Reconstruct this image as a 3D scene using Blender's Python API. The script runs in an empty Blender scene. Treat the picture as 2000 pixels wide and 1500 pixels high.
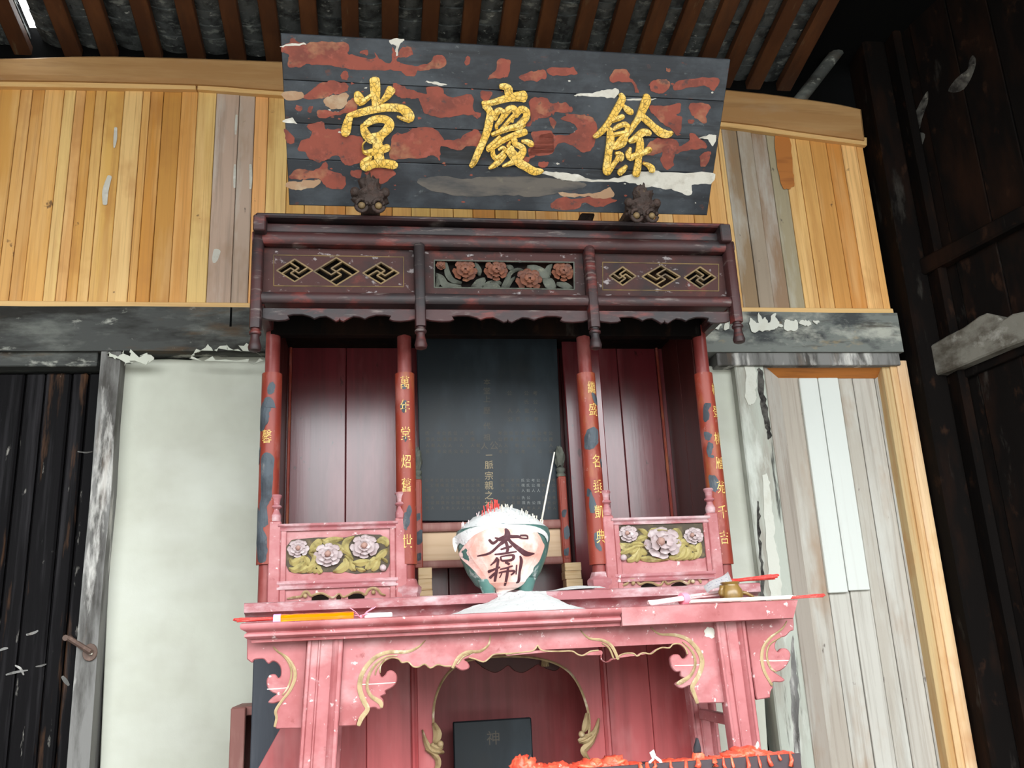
import bpy, bmesh, math, random
from mathutils import Vector, Matrix, noise
random.seed(7)
C = bpy.context.scene.collection
SC = bpy.context.scene

# ------------------------------------------------------------------ camera
F_PX = 1751.3
PITCH, YAW, ROLL = math.radians(15.998), math.radians(8.960), math.radians(-2.739)
CAM = Vector((0.0, -4.0, 1.2))
FW = Vector((math.sin(YAW)*math.cos(PITCH), math.cos(YAW)*math.cos(PITCH), math.sin(PITCH)))
R0 = Vector((math.cos(YAW), -math.sin(YAW), 0)); U0 = R0.cross(FW)
RT = math.cos(ROLL)*R0 + math.sin(ROLL)*U0
UP = -math.sin(ROLL)*R0 + math.cos(ROLL)*U0
cd = bpy.data.cameras.new('camera'); cam = bpy.data.objects.new('camera', cd); C.objects.link(cam)
cd.sensor_width = 36.0; cd.lens = F_PX/2000*36.0; cd.clip_end = 200
m = Matrix((RT, UP, -FW)).transposed().to_4x4(); m.translation = CAM; cam.matrix_world = m
SC.camera = cam
# ------------------------------------------------------------------ sky, light, exposure
w = bpy.data.worlds.new('overcast_sky'); SC.world = w; w.use_nodes = True
wn = w.node_tree.nodes; wl = w.node_tree.links
bg = wn['Background']
tcw = wn.new('ShaderNodeTexCoord'); sp = wn.new('ShaderNodeSeparateXYZ'); rp = wn.new('ShaderNodeValToRGB')
wl.new(tcw.outputs['Generated'], sp.inputs[0]); wl.new(sp.outputs['Z'], rp.inputs[0]); wl.new(rp.outputs[0], bg.inputs[0])
rp.color_ramp.elements[0].position = 0.0; rp.color_ramp.elements[0].color = (.31, .33, .345, 1)
rp.color_ramp.elements[1].position = 1.0; rp.color_ramp.elements[1].color = (.96, .99, 1, 1)
bg.inputs[1].default_value = 17.6
ld = bpy.data.lights.new('courtyard_opening', 'AREA'); ld.shape = 'RECTANGLE'; ld.size = 9.4; ld.size_y = 4.7
ld.cycles.is_portal = True
lo = bpy.data.objects.new('courtyard_opening', ld); C.objects.link(lo)
lo.location = (0.4, -4.55, 2.3); lo.rotation_euler = (math.radians(90), 0, 0)
SC.view_settings.view_transform = 'Standard'; SC.view_settings.look = 'None'
SC.view_settings.gamma = 1.0; SC.view_settings.use_curve_mapping = False
SC.view_settings.exposure = 0.0
SC.cycles.max_bounces = 8; SC.cycles.diffuse_bounces = 5; SC.cycles.use_denoising = True
SC.cycles.caustics_reflective = False; SC.cycles.caustics_refractive = False

# ------------------------------------------------------------------ geometry helpers
def ray(x, y): return (RT*((x-1000)/F_PX) - UP*((y-750)/F_PX) + FW)
def at(x, y, Y):
    """point of a vertical plane Y seen at photo pixel x, y"""
    d = ray(x, y); t = (Y-CAM.y)/d.y
    return CAM + d*t
def on_plane(x, y, p0, n):
    d = ray(x, y); n = Vector(n); t = (Vector(p0)-CAM).dot(n)/d.dot(n)
    return CAM + d*t
def X(x, y, Y): return at(x, y, Y).x
def Z(x, y, Y): return at(x, y, Y).z

def finish(name, bm, mat, parent=None, smooth=False, color=None, recalc=True, base=True):
    if recalc: bmesh.ops.recalc_face_normals(bm, faces=bm.faces)
    me = bpy.data.meshes.new(name); 
    vs = [v.co for v in bm.verts]
    lo_ = Vector((min(v.x for v in vs), min(v.y for v in vs), min(v.z for v in vs)))
    hi_ = Vector((max(v.x for v in vs), max(v.y for v in vs), max(v.z for v in vs)))
    org = Vector(((lo_.x+hi_.x)/2, (lo_.y+hi_.y)/2, lo_.z))
    for v in bm.verts: v.co -= org
    bm.to_mesh(me); bm.free()
    if smooth:
        me.polygons.foreach_set('use_smooth', [True]*len(me.polygons))
        if smooth == 'auto':
            me.set_sharp_from_angle(angle=math.radians(38))
    me.materials.append(mat)
    o = bpy.data.objects.new(name, me); C.objects.link(o)
    o.location = org
    if parent is not None:
        o.parent = parent; o.location = org - world_loc(parent)
    if color is not None: o.color = (*color, 1)
    return o
def world_loc(o):
    l = Vector((0, 0, 0))
    while o is not None: l += o.location; o = o.parent
    return l
def empty(name, loc, label=None, cat=None, group=None, kind=None):
    o = bpy.data.objects.new(name, None); C.objects.link(o); o.location = loc
    o.empty_display_size = .1
    tag(o, label, cat, group, kind); return o
def tag(o, label=None, cat=None, group=None, kind=None):
    if label: o['label'] = label
    if cat: o['category'] = cat
    if group: o['group'] = group
    if kind: o['kind'] = kind
    return o

def ident(u, v, h): return Vector((u, v, h))
def front(Y): return lambda u, v, h: Vector((u, Y-h, v))

def add_box(bm, x0, x1, y0, y1, z0, z1, bev=0.0, f=None):
    t = bmesh.new()
    bmesh.ops.create_cube(t, size=1)
    for v in t.verts:
        v.co = Vector((x0+(v.co.x+.5)*(x1-x0), y0+(v.co.y+.5)*(y1-y0), z0+(v.co.z+.5)*(z1-z0)))
    if bev: bmesh.ops.bevel(t, geom=t.edges[:], offset=bev, segments=1, affect='EDGES', clamp_overlap=True)
    merge(bm, t, f)
def merge(bm, t, f=None):
    mp = {}
    for v in t.verts: mp[v] = bm.verts.new(f(*v.co) if f else v.co)
    for fc in t.faces:
        try: bm.faces.new([mp[v] for v in fc.verts])
        except ValueError: pass
    t.free()
def box(name, x0, x1, y0, y1, z0, z1, mat, parent=None, bev=.003, color=None, f=None):
    bm = bmesh.new(); add_box(bm, x0, x1, y0, y1, z0, z1, bev, f)
    return finish(name, bm, mat, parent, color=color)
def add_prism(bm, prof, axis_pts, f=None):
    """closed 2D profile [(a,b)] swept between stations; axis_pts: list of functions (a,b)->Vector"""
    rings = [[bm.verts.new(fn(a, b)) for a, b in prof] for fn in axis_pts]
    n = len(prof)
    for r0, r1 in zip(rings, rings[1:]):
        for i in range(n): bm.faces.new((r0[i], r0[(i+1) % n], r1[(i+1) % n], r1[i]))
    bm.faces.new(rings[0][::-1]); bm.faces.new(rings[-1])
def rail_x(name, x0, x1, prof, mat, parent=None, smooth='auto', mitre0=0, mitre1=0):
    """moulding running along X; prof = [(y,z)]"""
    bm = bmesh.new()
    add_prism(bm, prof, [lambda a, b: Vector((x0, a, b)), lambda a, b: Vector((x1, a, b))])
    return finish(name, bm, mat, parent, smooth=smooth)
def add_lathe(bm, cx, cy, prof, seg=20, a0=0, a1=2*math.pi, sq=1.0):
    full = abs(a1-a0-2*math.pi) < 1e-6
    n = seg if full else seg+1
    rings = []
    for r, z in prof:
        rings.append([bm.verts.new((cx+r*math.cos(a0+(a1-a0)*i/seg), cy+r*sq*math.sin(a0+(a1-a0)*i/seg), z)) for i in range(n)])
    for r0, r1 in zip(rings, rings[1:]):
        for i in range(seg):
            j = (i+1) % n
            bm.faces.new((r0[i], r0[j], r1[j], r1[i]))
    if full:
        bm.faces.new(rings[0][::-1]); bm.faces.new(rings[-1])
def add_tube(bm, pts, r, seg=8, taper=None):
    pts = [Vector(p) for p in pts]; rings = []
    for i, p in enumerate(pts):
        d = (pts[min(i+1, len(pts)-1)]-pts[max(i-1, 0)]).normalized()
        a = d.cross(Vector((0, 0, 1)))
        if a.length < 1e-3: a = d.cross(Vector((0, 1, 0)))
        a.normalize(); b = d.cross(a)
        rr = r if taper is None else r*taper[i]
        rings.append([bm.verts.new(p+a*rr*math.cos(2*math.pi*k/seg)+b*rr*math.sin(2*math.pi*k/seg)) for k in range(seg)])
    for r0, r1 in zip(rings, rings[1:]):
        for k in range(seg): bm.faces.new((r0[k], r0[(k+1) % seg], r1[(k+1) % seg], r1[k]))
    bm.faces.new(rings[0][::-1]); bm.faces.new(rings[-1])
def tube(name, pts, r, mat, parent=None, seg=8, taper=None, color=None):
    bm = bmesh.new(); add_tube(bm, pts, r, seg, taper); return finish(name, bm, mat, parent, smooth=True, color=color)

def catmull(pts, n=4, closed=False):
    out = []; N = len(pts); D = len(pts[0])
    rng = range(N if closed else N-1)
    for i in rng:
        p0 = pts[(i-1) % N] if closed or i > 0 else pts[0]
        p1 = pts[i]; p2 = pts[(i+1) % N]
        p3 = pts[(i+2) % N] if closed or i+2 < N else pts[-1]
        for k in range(n):
            t = k/n
            out.append(tuple(.5*((2*p1[d])+(-p0[d]+p2[d])*t+(2*p0[d]-5*p1[d]+4*p2[d]-p3[d])*t*t+(-p0[d]+3*p1[d]-3*p2[d]+p3[d])*t**3) for d in range(D)))
    if not closed: out.append(tuple(pts[-1]))
    return out

def add_plate(bm, loops, th, mapf, bev=0.0, sub=0, h0=0.0):
    """flat board cut to 2D loops (outer, holes); h0 = back, h0+th = front"""
    cu = bpy.data.curves.new('tmp', 'CURVE'); cu.dimensions = '2D'; cu.fill_mode = 'BOTH'
    cu.extrude = th/2 - bev; cu.bevel_depth = bev; cu.bevel_resolution = 0; cu.offset = -bev
    for lp in loops:
        s = cu.splines.new('POLY'); s.points.add(len(lp)-1); s.use_cyclic_u = True
        for p, q in zip(s.points, lp): p.co = (q[0], q[1], 0, 1)
    ob = bpy.data.objects.new('tmp', cu)
    me = bpy.data.meshes.new_from_object(ob)
    t = bmesh.new(); t.from_mesh(me)
    bmesh.ops.remove_doubles(t, verts=t.verts[:], dist=1e-6)
    if sub: bmesh.ops.subdivide_edges(t, edges=t.edges[:], cuts=sub, use_grid_fill=True)
    for v in t.verts: v.co = mapf(v.co.x, v.co.y, v.co.z+th/2+h0)
    merge(bm, t)
    bpy.data.objects.remove(ob); bpy.data.curves.remove(cu); bpy.data.meshes.remove(me)
def plate(name, loops, th, mapf, mat, parent=None, bev=0.0, color=None, sub=0, h0=0.0):
    bm = bmesh.new(); add_plate(bm, loops, th, mapf, bev, sub, h0)
    return finish(name, bm, mat, parent, color=color)

def add_stroke(bm, pts, conv, mapf, H, h0=0.0, dome=.55, n=4, foot=0.0):
    """brush stroke / leaf / bead: pts (cx,cy,width) in a drawing frame, conv -> plane (u,v), mapf -> 3D"""
    P = catmull(pts, n) if len(pts) > 2 else [tuple(pts[0]), tuple((a+b)/2 for a, b in zip(*pts)), tuple(pts[1])]
    st = []
    L = len(P)
    for i, (x, y, wd) in enumerate(P):
        a = P[max(i-1, 0)]; b = P[min(i+1, L-1)]
        dx, dy = b[0]-a[0], b[1]-a[1]; l = math.hypot(dx, dy) or 1
        st.append([x, y, max(wd, 1)/2, dx/l, dy/l])
    x, y, hw, dx, dy = st[0]
    pre = [[x-dx*hw*.55*s, y-dy*hw*.55*s, hw*math.sqrt(max(0, 1-s*s*.9)), dx, dy] for s in (1, .6)]
    x, y, hw, dx, dy = st[-1]
    post = [[x+dx*hw*.55*s, y+dy*hw*.55*s, hw*math.sqrt(max(0, 1-s*s*.9)), dx, dy] for s in (.6, 1)]
    rows = []
    for x, y, hw, dx, dy in pre+st+post:
        nx, ny = -dy, dx; row = []
        for s, h in ((-1, -foot), (-1, H*dome), (0, H), (1, H*dome), (1, -foot)):
            u, v = conv(x+nx*hw*s, y+ny*hw*s); row.append(bm.verts.new(mapf(u, v, h+h0)))
        rows.append(row)
    for r0, r1 in zip(rows, rows[1:]):
        for i in range(4): bm.faces.new((r0[i], r0[i+1], r1[i+1], r1[i]))
    bm.faces.new(rows[0]); bm.faces.new(rows[-1][::-1])
def stroke(name, pts, conv, mapf, H, mat, parent=None, h0=0.0, dome=.55, n=4, color=None):
    bm = bmesh.new(); add_stroke(bm, pts, conv, mapf, H, h0, dome, n); return finish(name, bm, mat, parent, smooth='auto', color=color)

def crop(x0, y0, s): return lambda cx, cy: (x0+cx/s, y0+cy/s)      # a drawing frame -> photo pixels
def px_front(Y):                                                   # photo pixels -> plane Y
    def f(px, py):
        p = at(px, py, Y); return p.x, p.z
    return f
def chain(c, g): return lambda a, b: g(*c(a, b))

def jag(lp, amp):
    out = []
    for (a, b) in catmull(lp, 6, True):
        out.append((a+amp*(noise.noise(Vector((a*45, b*45, 1)))+.6*noise.noise(Vector((a*150, b*150, 4)))), b+amp*(noise.noise(Vector((a*45, b*45, 9)))+.6*noise.noise(Vector((a*150, b*150, 7))))))
    return out
GLYPH = {}
def glyph(ch):
    if ch not in GLYPH:
        cu = bpy.data.curves.new('g', 'FONT'); cu.body = ch; cu.size = 1; cu.align_x = 'CENTER'; cu.resolution_u = 2
        ob = bpy.data.objects.new('g', cu); me = bpy.data.meshes.new_from_object(ob)
        vs = [tuple(v.co) for v in me.vertices]; fs = [tuple(p.vertices) for p in me.polygons]
        if vs:
            y0 = min(v[1] for v in vs); y1 = max(v[1] for v in vs); x0 = min(v[0] for v in vs); x1 = max(v[0] for v in vs)
            s = 1/max(y1-y0, x1-x0, 1e-6)
            vs = [((v[0]-(x0+x1)/2)*s, (v[1]-(y0+y1)/2)*s) for v in vs]
        GLYPH[ch] = (vs, fs)
        bpy.data.objects.remove(ob); bpy.data.curves.remove(cu); bpy.data.meshes.remove(me)
    return GLYPH[ch]
def add_glyph(bm, ch, u, v, size, mapf, h, asp=1.0):
    vs, fs = glyph(ch)
    nv = [bm.verts.new(mapf(u+a*size*asp, v+b*size, h)) for a, b in vs]
    for f in fs:
        try: bm.faces.new([nv[i] for i in f])
        except ValueError: pass

# ------------------------------------------------------------------ materials
def mat(name, base=(.5, .5, .5), layers=(), rough=.6, bump=(), spec=.3, objcol=False, metal=0.0):
    mt = bpy.data.materials.new(name); mt.use_nodes = True
    nt = mt.node_tree; N = nt.nodes; L = nt.links; b = N['Principled BSDF']
    b.inputs['Roughness'].default_value = rough; b.inputs['Specular IOR Level'].default_value = spec
    b.inputs['Metallic'].default_value = metal
    geo = N.new('ShaderNodeNewGeometry'); oi = N.new('ShaderNodeObjectInfo')
    mul = N.new('ShaderNodeMath'); mul.operation = 'MULTIPLY'; mul.inputs[1].default_value = 53.0
    L.new(oi.outputs['Random'], mul.inputs[0])
    def field(s, t, d, shift):
        mp = N.new('ShaderNodeVectorMath'); mp.operation = 'MULTIPLY'; mp.inputs[1].default_value = s
        L.new(geo.outputs['Position'], mp.inputs[0])
        ad = N.new('ShaderNodeVectorMath'); ad.operation = 'ADD'
        L.new(mp.outputs[0], ad.inputs[0])
        if shift: L.new(mul.outputs[0], ad.inputs[1])
        else: ad.inputs[1].default_value = (3.1, 7.7, 1.3)
        if t == 'vor':
            x = N.new('ShaderNodeTexVoronoi'); x.feature = 'DISTANCE_TO_EDGE'; x.inputs['Scale'].default_value = 1
            L.new(ad.outputs[0], x.inputs['Vector']); return x.outputs['Distance']
        x = N.new('ShaderNodeTexNoise'); x.inputs['Scale'].default_value = 1; x.inputs['Detail'].default_value = d
        x.inputs['Roughness'].default_value = .62
        L.new(ad.outputs[0], x.inputs['Vector']); return x.outputs['Fac']
    if objcol: col = oi.outputs['Color']
    else:
        rgb = N.new('ShaderNodeRGB'); rgb.outputs[0].default_value = (*base, 1); col = rgb.outputs[0]
    for ly in layers:
        f = field(ly.get('s', (5, 5, 5)), ly.get('t', 'n'), ly.get('d', 4), ly.get('shift', True))
        mr = N.new('ShaderNodeMapRange'); mr.inputs['From Min'].default_value = ly['lo']; mr.inputs['From Max'].default_value = ly['hi']
        mr.inputs['To Max'].default_value = ly.get('k', 1)
        L.new(f, mr.inputs['Value'])
        mx = N.new('ShaderNodeMix'); mx.data_type = 'RGBA'; mx.blend_type = ly.get('mode', 'MIX')
        L.new(mr.outputs[0], mx.inputs['Factor']); L.new(col, mx.inputs['A']); mx.inputs['B'].default_value = (*ly['c'], 1)
        col = mx.outputs['Result']
    L.new(col, b.inputs['Base Color'])
    prev = None
    for s, strength, dist in bump:
        bp = N.new('ShaderNodeBump'); bp.inputs['Strength'].default_value = strength; bp.inputs['Distance'].default_value = dist
        L.new(field(s, 'n', 5, True), bp.inputs['Height'])
        if prev: L.new(prev, bp.inputs['Normal'])
        prev = bp.outputs[0]
    if prev: L.new(prev, b.inputs['Normal'])
    return mt
def ly(c, s, lo, hi, k=1.0, **kw): return dict(c=c, s=s, lo=lo, hi=hi, k=k, **kw)

PINE = mat('new_pine', objcol=True, rough=.55, layers=[
    ly((.46, .20, .045), (16, 16, .9), .47, .66, .55, d=6), ly((.84, .56, .26), (7, 7, .7), .50, .68, .45),
    ly((.34, .15, .04), (110, 110, 1.6), .52, .70, .40, d=3), ly((.42, .17, .04), (3, 3, 2.2), .56, .70, .5), ly((.13, .06, .025), (9, 9, 7), .705, .735, .85)],
    bump=[((90, 90, 3), .25, .002)])
GREYPLANK = mat('weathered_plank', objcol=True, rough=.8, spec=.2, layers=[
    ly((.20, .16, .125), (45, 45, 1.2), .50, .70, .50, d=6), ly((.60, .61, .57), (7, 7, 1.4), .50, .68, .5, d=6),
    ly((.30, .16, .07), (4, 4, 1.8), .56, .70, .45), ly((.09, .07, .06), (14, 14, 7), .68, .72, .75)],
    bump=[((80, 80, 3), .35, .003)])
OLDWOOD = mat('old_grey_wood', base=(.062, .064, .060), rough=.8, spec=.2, layers=[
    ly((.17, .175, .155), (3, 6, 8), .47, .66, .85, d=7), ly((.014, .012, .010), (1.8, 5, 7), .47, .62, .9, d=6),
    ly((.46, .46, .40), (7, 8, 14), .60, .70, .8, d=8), ly((.10, .06, .03), (3, 5, 14), .56, .68, .55)],
    bump=[((4, 20, 60), .5, .006)])
OLDPOST = mat('old_grey_post', base=(.20, .195, .185), rough=.8, layers=[
    ly((.045, .04, .035), (9, 9, 1.6), .47, .62, .9, d=7), ly((.60, .58, .54), (12, 12, 2.4), .56, .66, .85, d=7),
    ly((.16, .10, .06), (14, 14, 2), .6, .75, .5)], bump=[((60, 60, 5), .5, .005)])
DARKDOOR = mat('sooty_door_board', base=(.0035, .003, .0035), rough=.6, spec=.08, layers=[
    ly((.028, .026, .028), (22, 22, .8), .53, .72, .9, d=6), ly((.14, .065, .03), (12, 12, 1.3), .60, .74, .75, d=6),
    ly((.30, .28, .25), (30, 30, 6), .64, .71, .85, d=8)], bump=[((50, 50, 2), .4, .004)])
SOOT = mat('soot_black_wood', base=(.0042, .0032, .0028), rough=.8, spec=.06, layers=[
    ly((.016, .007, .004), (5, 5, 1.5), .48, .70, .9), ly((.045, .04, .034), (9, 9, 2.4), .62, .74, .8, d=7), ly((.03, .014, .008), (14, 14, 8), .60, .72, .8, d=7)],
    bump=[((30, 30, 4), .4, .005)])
PALEBEAM = mat('limewashed_beam', base=(.17, .16, .135), rough=.9, spec=.1, layers=[
    ly((.06, .05, .038), (6, 6, 9), .46, .64, .9, d=7), ly((.38, .37, .33), (5, 5, 6), .56, .68, .8, d=7)], bump=[((25, 25, 25), .6, .01)])
PLASTER = mat('grey_green_plaster', base=(.53, .54, .46), rough=.9, layers=[
    ly((.42, .415, .35), (2.2, 2.2, 1.6), .45, .68, .7), ly((.62, .63, .57), (1.4, 1.4, 3), .5, .75, .5),
    ly((.42, .40, .34), (7, 7, 2.0), .62, .85, .3, d=7)], bump=[((22, 22, 22), .25, .004)])
LIME = mat('flaking_white_lime', base=(.60, .60, .53), rough=.9, layers=[ly((.5, .48, .40), (14, 14, 9), .5, .75, .6, d=7)], bump=[((40, 40, 40), .5, .004)])
WHITEBOARD = mat('white_board', base=(.62, .64, .60), rough=.7, layers=[
    ly((.52, .51, .47), (50, 50, 1.5), .52, .8, .4), ly((.40, .34, .27), (16, 16, 9), .70, .77, .6)], bump=[((80, 80, 3), .2, .002)])
PALEWOOD = mat('pale_grey_old_wood', base=(.17, .18, .165), rough=.85, spec=.15, layers=[
    ly((.045, .048, .05), (3, 5, 7), .50, .62, .9, d=6), ly((.42, .42, .36), (4, 6, 7), .53, .66, .85, d=7), ly((.05, .04, .03), (3, 5, 22), .57, .68, .7), ly((.36, .26, .13), (4, 5, 8), .62, .70, .6)], bump=[((4, 20, 60), .5, .006)])
PALEPOST = mat('flaking_pale_post', base=(.44, .46, .40), rough=.85, layers=[ly((.30, .265, .22), (10, 10, 1.6), .48, .66, .75, d=7), ly((.035, .035, .03), (16, 16, 1.1), .63, .68, .9, d=7), ly((.62, .64, .58), (9, 9, 2.2), .52, .64, .8, d=7)], bump=[((30, 30, 4), .5, .006)])
SCUFF = mat('scuffed_grey_patch', base=(.09, .085, .075), rough=.8, layers=[ly((.01, .008, .007), (14, 14, 14), .42, .58, .95, d=8), ly((.25, .24, .2), (24, 24, 24), .6, .7, .8, d=7)])
BEAMPINE = mat('brown_pine_beam', base=(.38, .20, .075), rough=.6, layers=[
    ly((.52, .32, .14), (1.2, 8, 11), .45, .75, .8), ly((.19, .085, .03), (1.5, 10, 20), .52, .8, .6), ly((.40, .30, .20), (2, 6, 5), .6, .8, .5)],
    bump=[((3, 30, 60), .3, .003)])
STRIP = mat('pine_strip', base=(.70, .44, .18), rough=.55, layers=[ly((.52, .27, .08), (2, 40, 40), .5, .8, .6), ly((.3, .14, .04), (12, 12, 12), .72, .78, .7)])
SOFFIT = mat('orange_pine', base=(.45, .16, .035), rough=.55, layers=[ly((.22, .07, .02), (3, 30, 30), .5, .75, .7), ly((.08, .03, .01), (14, 14, 14), .7, .76, .8)])

CANOPY = mat('sooty_maroon_lacquer', base=(.048, .0155, .015), rough=.5, spec=.35, layers=[
    ly((.018, .015, .016), (3, 3, 5), .40, .58, .92, d=6), ly((.15, .026, .020), (6, 6, 18), .55, .66, .75, d=7),
    ly((.20, .165, .15), (9, 9, 60), .58, .70, .6, d=8)], bump=[((30, 30, 60), .3, .003)])
CANOPYPANEL = mat('peeling_maroon_panel', base=(.055, .023, .021), rough=.7, spec=.2, layers=[
    ly((.024, .02, .02), (5, 5, 6), .45, .62, .85), ly((.14, .035, .025), (7, 7, 9), .55, .68, .8, d=6), ly((.30, .27, .27), (22, 22, 34), .60, .66, .8, d=8)],
    bump=[((50, 50, 50), .5, .003)])
FRETGOLD = mat('dull_gilt_edge', base=(.19, .125, .055), rough=.55, layers=[ly((.07, .05, .035), (12, 12, 12), .45, .66, .85)])
CARVERED = mat('rust_red_carving', base=(.17, .06, .032), rough=.6, layers=[ly((.07, .04, .035), (20, 20, 20), .45, .7, .8), ly((.36, .16, .06), (30, 30, 30), .62, .75, .6)])
CARVEGREY = mat('grey_green_carving', base=(.10, .105, .085), rough=.65, layers=[ly((.035, .035, .03), (20, 20, 20), .45, .7, .7), ly((.25, .24, .17), (26, 26, 26), .6, .75, .7)])
MAROON = mat('maroon_back_board', base=(.125, .016, .021), rough=.26, spec=.85, layers=[
    ly((.075, .012, .014), (16, 16, .8), .45, .66, .75), ly((.22, .075, .08), (6, 6, 1.2), .5, .7, .55), ly((.035, .01, .009), (22, 22, 9), .66, .71, .8)],
    bump=[((40, 40, 1.5), .15, .003)])
DARKMAROON = mat('dark_maroon_board', base=(.055, .012, .010), rough=.45, layers=[ly((.03, .008, .007), (14, 14, 1), .5, .75, .8)])
REDLAC = mat('brick_red_lacquer', base=(.25, .040, .022), rough=.42, spec=.35, layers=[
    ly((.19, .028, .02), (9, 9, 4), .45, .66, .8), ly((.40, .15, .125), (13, 13, 5), .56, .70, .6, d=6), ly((.50, .32, .28), (50, 50, 50), .65, .72, .5, d=6), ly((.34, .13, .045), (12, 12, 4), .57, .70, .6)],
    bump=[((40, 40, 40), .25, .002)])
COLRED = mat('dark_red_column', base=(.20, .035, .030), rough=.4, layers=[ly((.38, .14, .13), (9, 9, 5), .5, .75, .7), ly((.09, .02, .018), (8, 8, 3), .55, .75, .6)])
SLATE = mat('bared_blue_grey_ground', base=(.075, .090, .105), rough=.7, layers=[ly((.03, .034, .042), (14, 14, 8), .45, .62, .85), ly((.20, .19, .18), (26, 26, 12), .60, .70, .7, d=6)])
PINK = mat('dusty_pink_lacquer', base=(.38, .125, .130), rough=.45, spec=.45, layers=[
    ly((.27, .062, .062), (6, 6, 6), .45, .64, .8), ly((.50, .27, .27), (5, 5, 7), .50, .70, .75, d=7),
    ly((.80, .70, .68), (38, 38, 38), .635, .70, .75, d=6), ly((.22, .04, .038), (30, 3, 30), .64, .74, .65)], bump=[((35, 35, 35), .18, .002)])
PINKDUST = mat('ash_dusted_pink_lacquer', base=(.36, .135, .145), rough=.6, layers=[
    ly((.58, .47, .48), (7, 7, 16), .46, .66, .85, d=7), ly((.28, .07, .065), (4, 4, 8), .56, .75, .7), ly((.85, .82, .80), (40, 40, 40), .64, .74, .8)],
    bump=[((45, 45, 45), .25, .002)])
CABRED = mat('cabinet_rose_lacquer', base=(.39, .072, .075), rough=.4, spec=.45, layers=[ly((.22, .036, .038), (12, 12, .8), .45, .66, .75), ly((.50, .20, .20), (5, 5, 2), .52, .72, .5)])
GILT = mat('ochre_gilt_line', base=(.36, .265, .14), rough=.5, layers=[ly((.19, .125, .055), (25, 25, 25), .47, .66, .8), ly((.66, .58, .44), (20, 20, 20), .57, .70, .7)])
GAPSHADE = mat('dark_gap_shade', base=(.07, .055, .04), rough=.8, layers=[ly((.16, .12, .06), (30, 30, 30), .5, .66, .8)])  # dark tone stands for shade in the gaps of the carving
LEAF = mat('ochre_green_leaf', base=(.36, .30, .115), rough=.55, layers=[ly((.17, .14, .055), (28, 28, 28), .48, .64, .8), ly((.60, .52, .28), (20, 20, 20), .54, .68, .65)])
PETAL = mat('dusty_lilac_petal', base=(.44, .355, .355), rough=.65, layers=[ly((.56, .49, .49), (26, 26, 26), .48, .64, .85), ly((.28, .17, .165), (34, 34, 34), .57, .68, .65)])
STAMEN = mat('rusty_flower_heart', base=(.36, .22, .18), rough=.7)
BLACKLAC = mat('peeling_black_lacquer', base=(.021, .024, .029), rough=.45, spec=.4, layers=[
    ly((.055, .063, .072), (4, 4, 7), .46, .64, .9, d=6), ly((.010, .010, .011), (2, 7, 16), .54, .68, .85),
    ly((.12, .13, .13), (30, 30, 70), .635, .70, .6, d=8), ly((.10, .035, .025), (20, 20, 40), .64, .70, .7, d=7)], bump=[((6, 30, 60), .25, .003)])
PRIMER = mat('red_primer', base=(.25, .062, .040), rough=.6, layers=[
    ly((.15, .042, .03), (8, 8, 12), .45, .62, .85), ly((.36, .17, .09), (7, 7, 10), .56, .68, .75), ly((.07, .045, .042), (26, 26, 34), .60, .68, .8, d=7), ly((.36, .10, .07), (30, 30, 30), .58, .68, .5)], bump=[((60, 60, 60), .3, .002)])
TANPATCH = mat('tan_bare_wood', base=(.36, .22, .13), rough=.7, layers=[ly((.46, .36, .24), (14, 14, 18), .5, .7, .8), ly((.22, .10, .06), (20, 20, 20), .55, .75, .5)])
GESSO = mat('white_gesso', base=(.56, .53, .46), rough=.8, layers=[ly((.34, .30, .24), (20, 20, 30), .5, .72, .6), ly((.75, .72, .66), (14, 14, 24), .55, .72, .7)], bump=[((50, 50, 80), .4, .003)])
GREYFILM = mat('grey_brown_film', base=(.115, .10, .085), rough=.6, layers=[ly((.05, .05, .052), (5, 5, 26), .46, .66, .85), ly((.20, .17, .12), (14, 14, 20), .6, .75, .6)])
GOLD = mat('cracked_gold_leaf', base=(.78, .47, .075), rough=.45, spec=.5, layers=[
    ly((.90, .66, .22), (26, 26, 26), .47, .62, .75), ly((.52, .30, .03), (80, 80, 80), .55, .68, .75), ly((.16, .09, .01), (62, 62, 62), .085, .0, .95, t='vor')],
    bump=[((120, 120, 120), .5, .003)])
HEADWOOD = mat('sooty_carved_wood', base=(.040, .026, .021), rough=.6, layers=[ly((.075, .04, .03), (30, 30, 30), .5, .7, .8), ly((.16, .10, .04), (40, 40, 40), .66, .76, .6)], bump=[((80, 80, 80), .9, .008)])
TABLETBLACK = mat('blue_black_tablet', base=(.014, .019, .023), rough=.40, spec=.22, layers=[
    ly((.038, .054, .066), (4, 4, 1.6), .5, .78, .8), ly((.018, .02, .02), (5, 5, 5), .52, .75, .7), ly((.09, .07, .05), (120, 120, 120), .66, .76, .4)])
TABLETGOLD = mat('faded_gilt_writing', base=(.26, .20, .11), rough=.5)
TABLETDIM = mat('dim_gilt_writing', base=(.075, .064, .048), rough=.6)
TABLETPALE = mat('dusty_pale_writing', base=(.22, .23, .22), rough=.7)
COUPLETGOLD = mat('couplet_gilt', base=(.70, .48, .15), rough=.45, layers=[ly((.40, .20, .06), (60, 60, 60), .5, .7, .7)])
BAREWOOD = mat('plain_wood_panel', base=(.56, .40, .26), rough=.65, layers=[ly((.42, .27, .15), (1.5, 30, 40), .48, .75, .7)])
BLOCKWOOD = mat('pine_block', base=(.68, .50, .29), rough=.65, layers=[ly((.45, .25, .09), (4, 20, 60), .5, .7, .8)])
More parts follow.
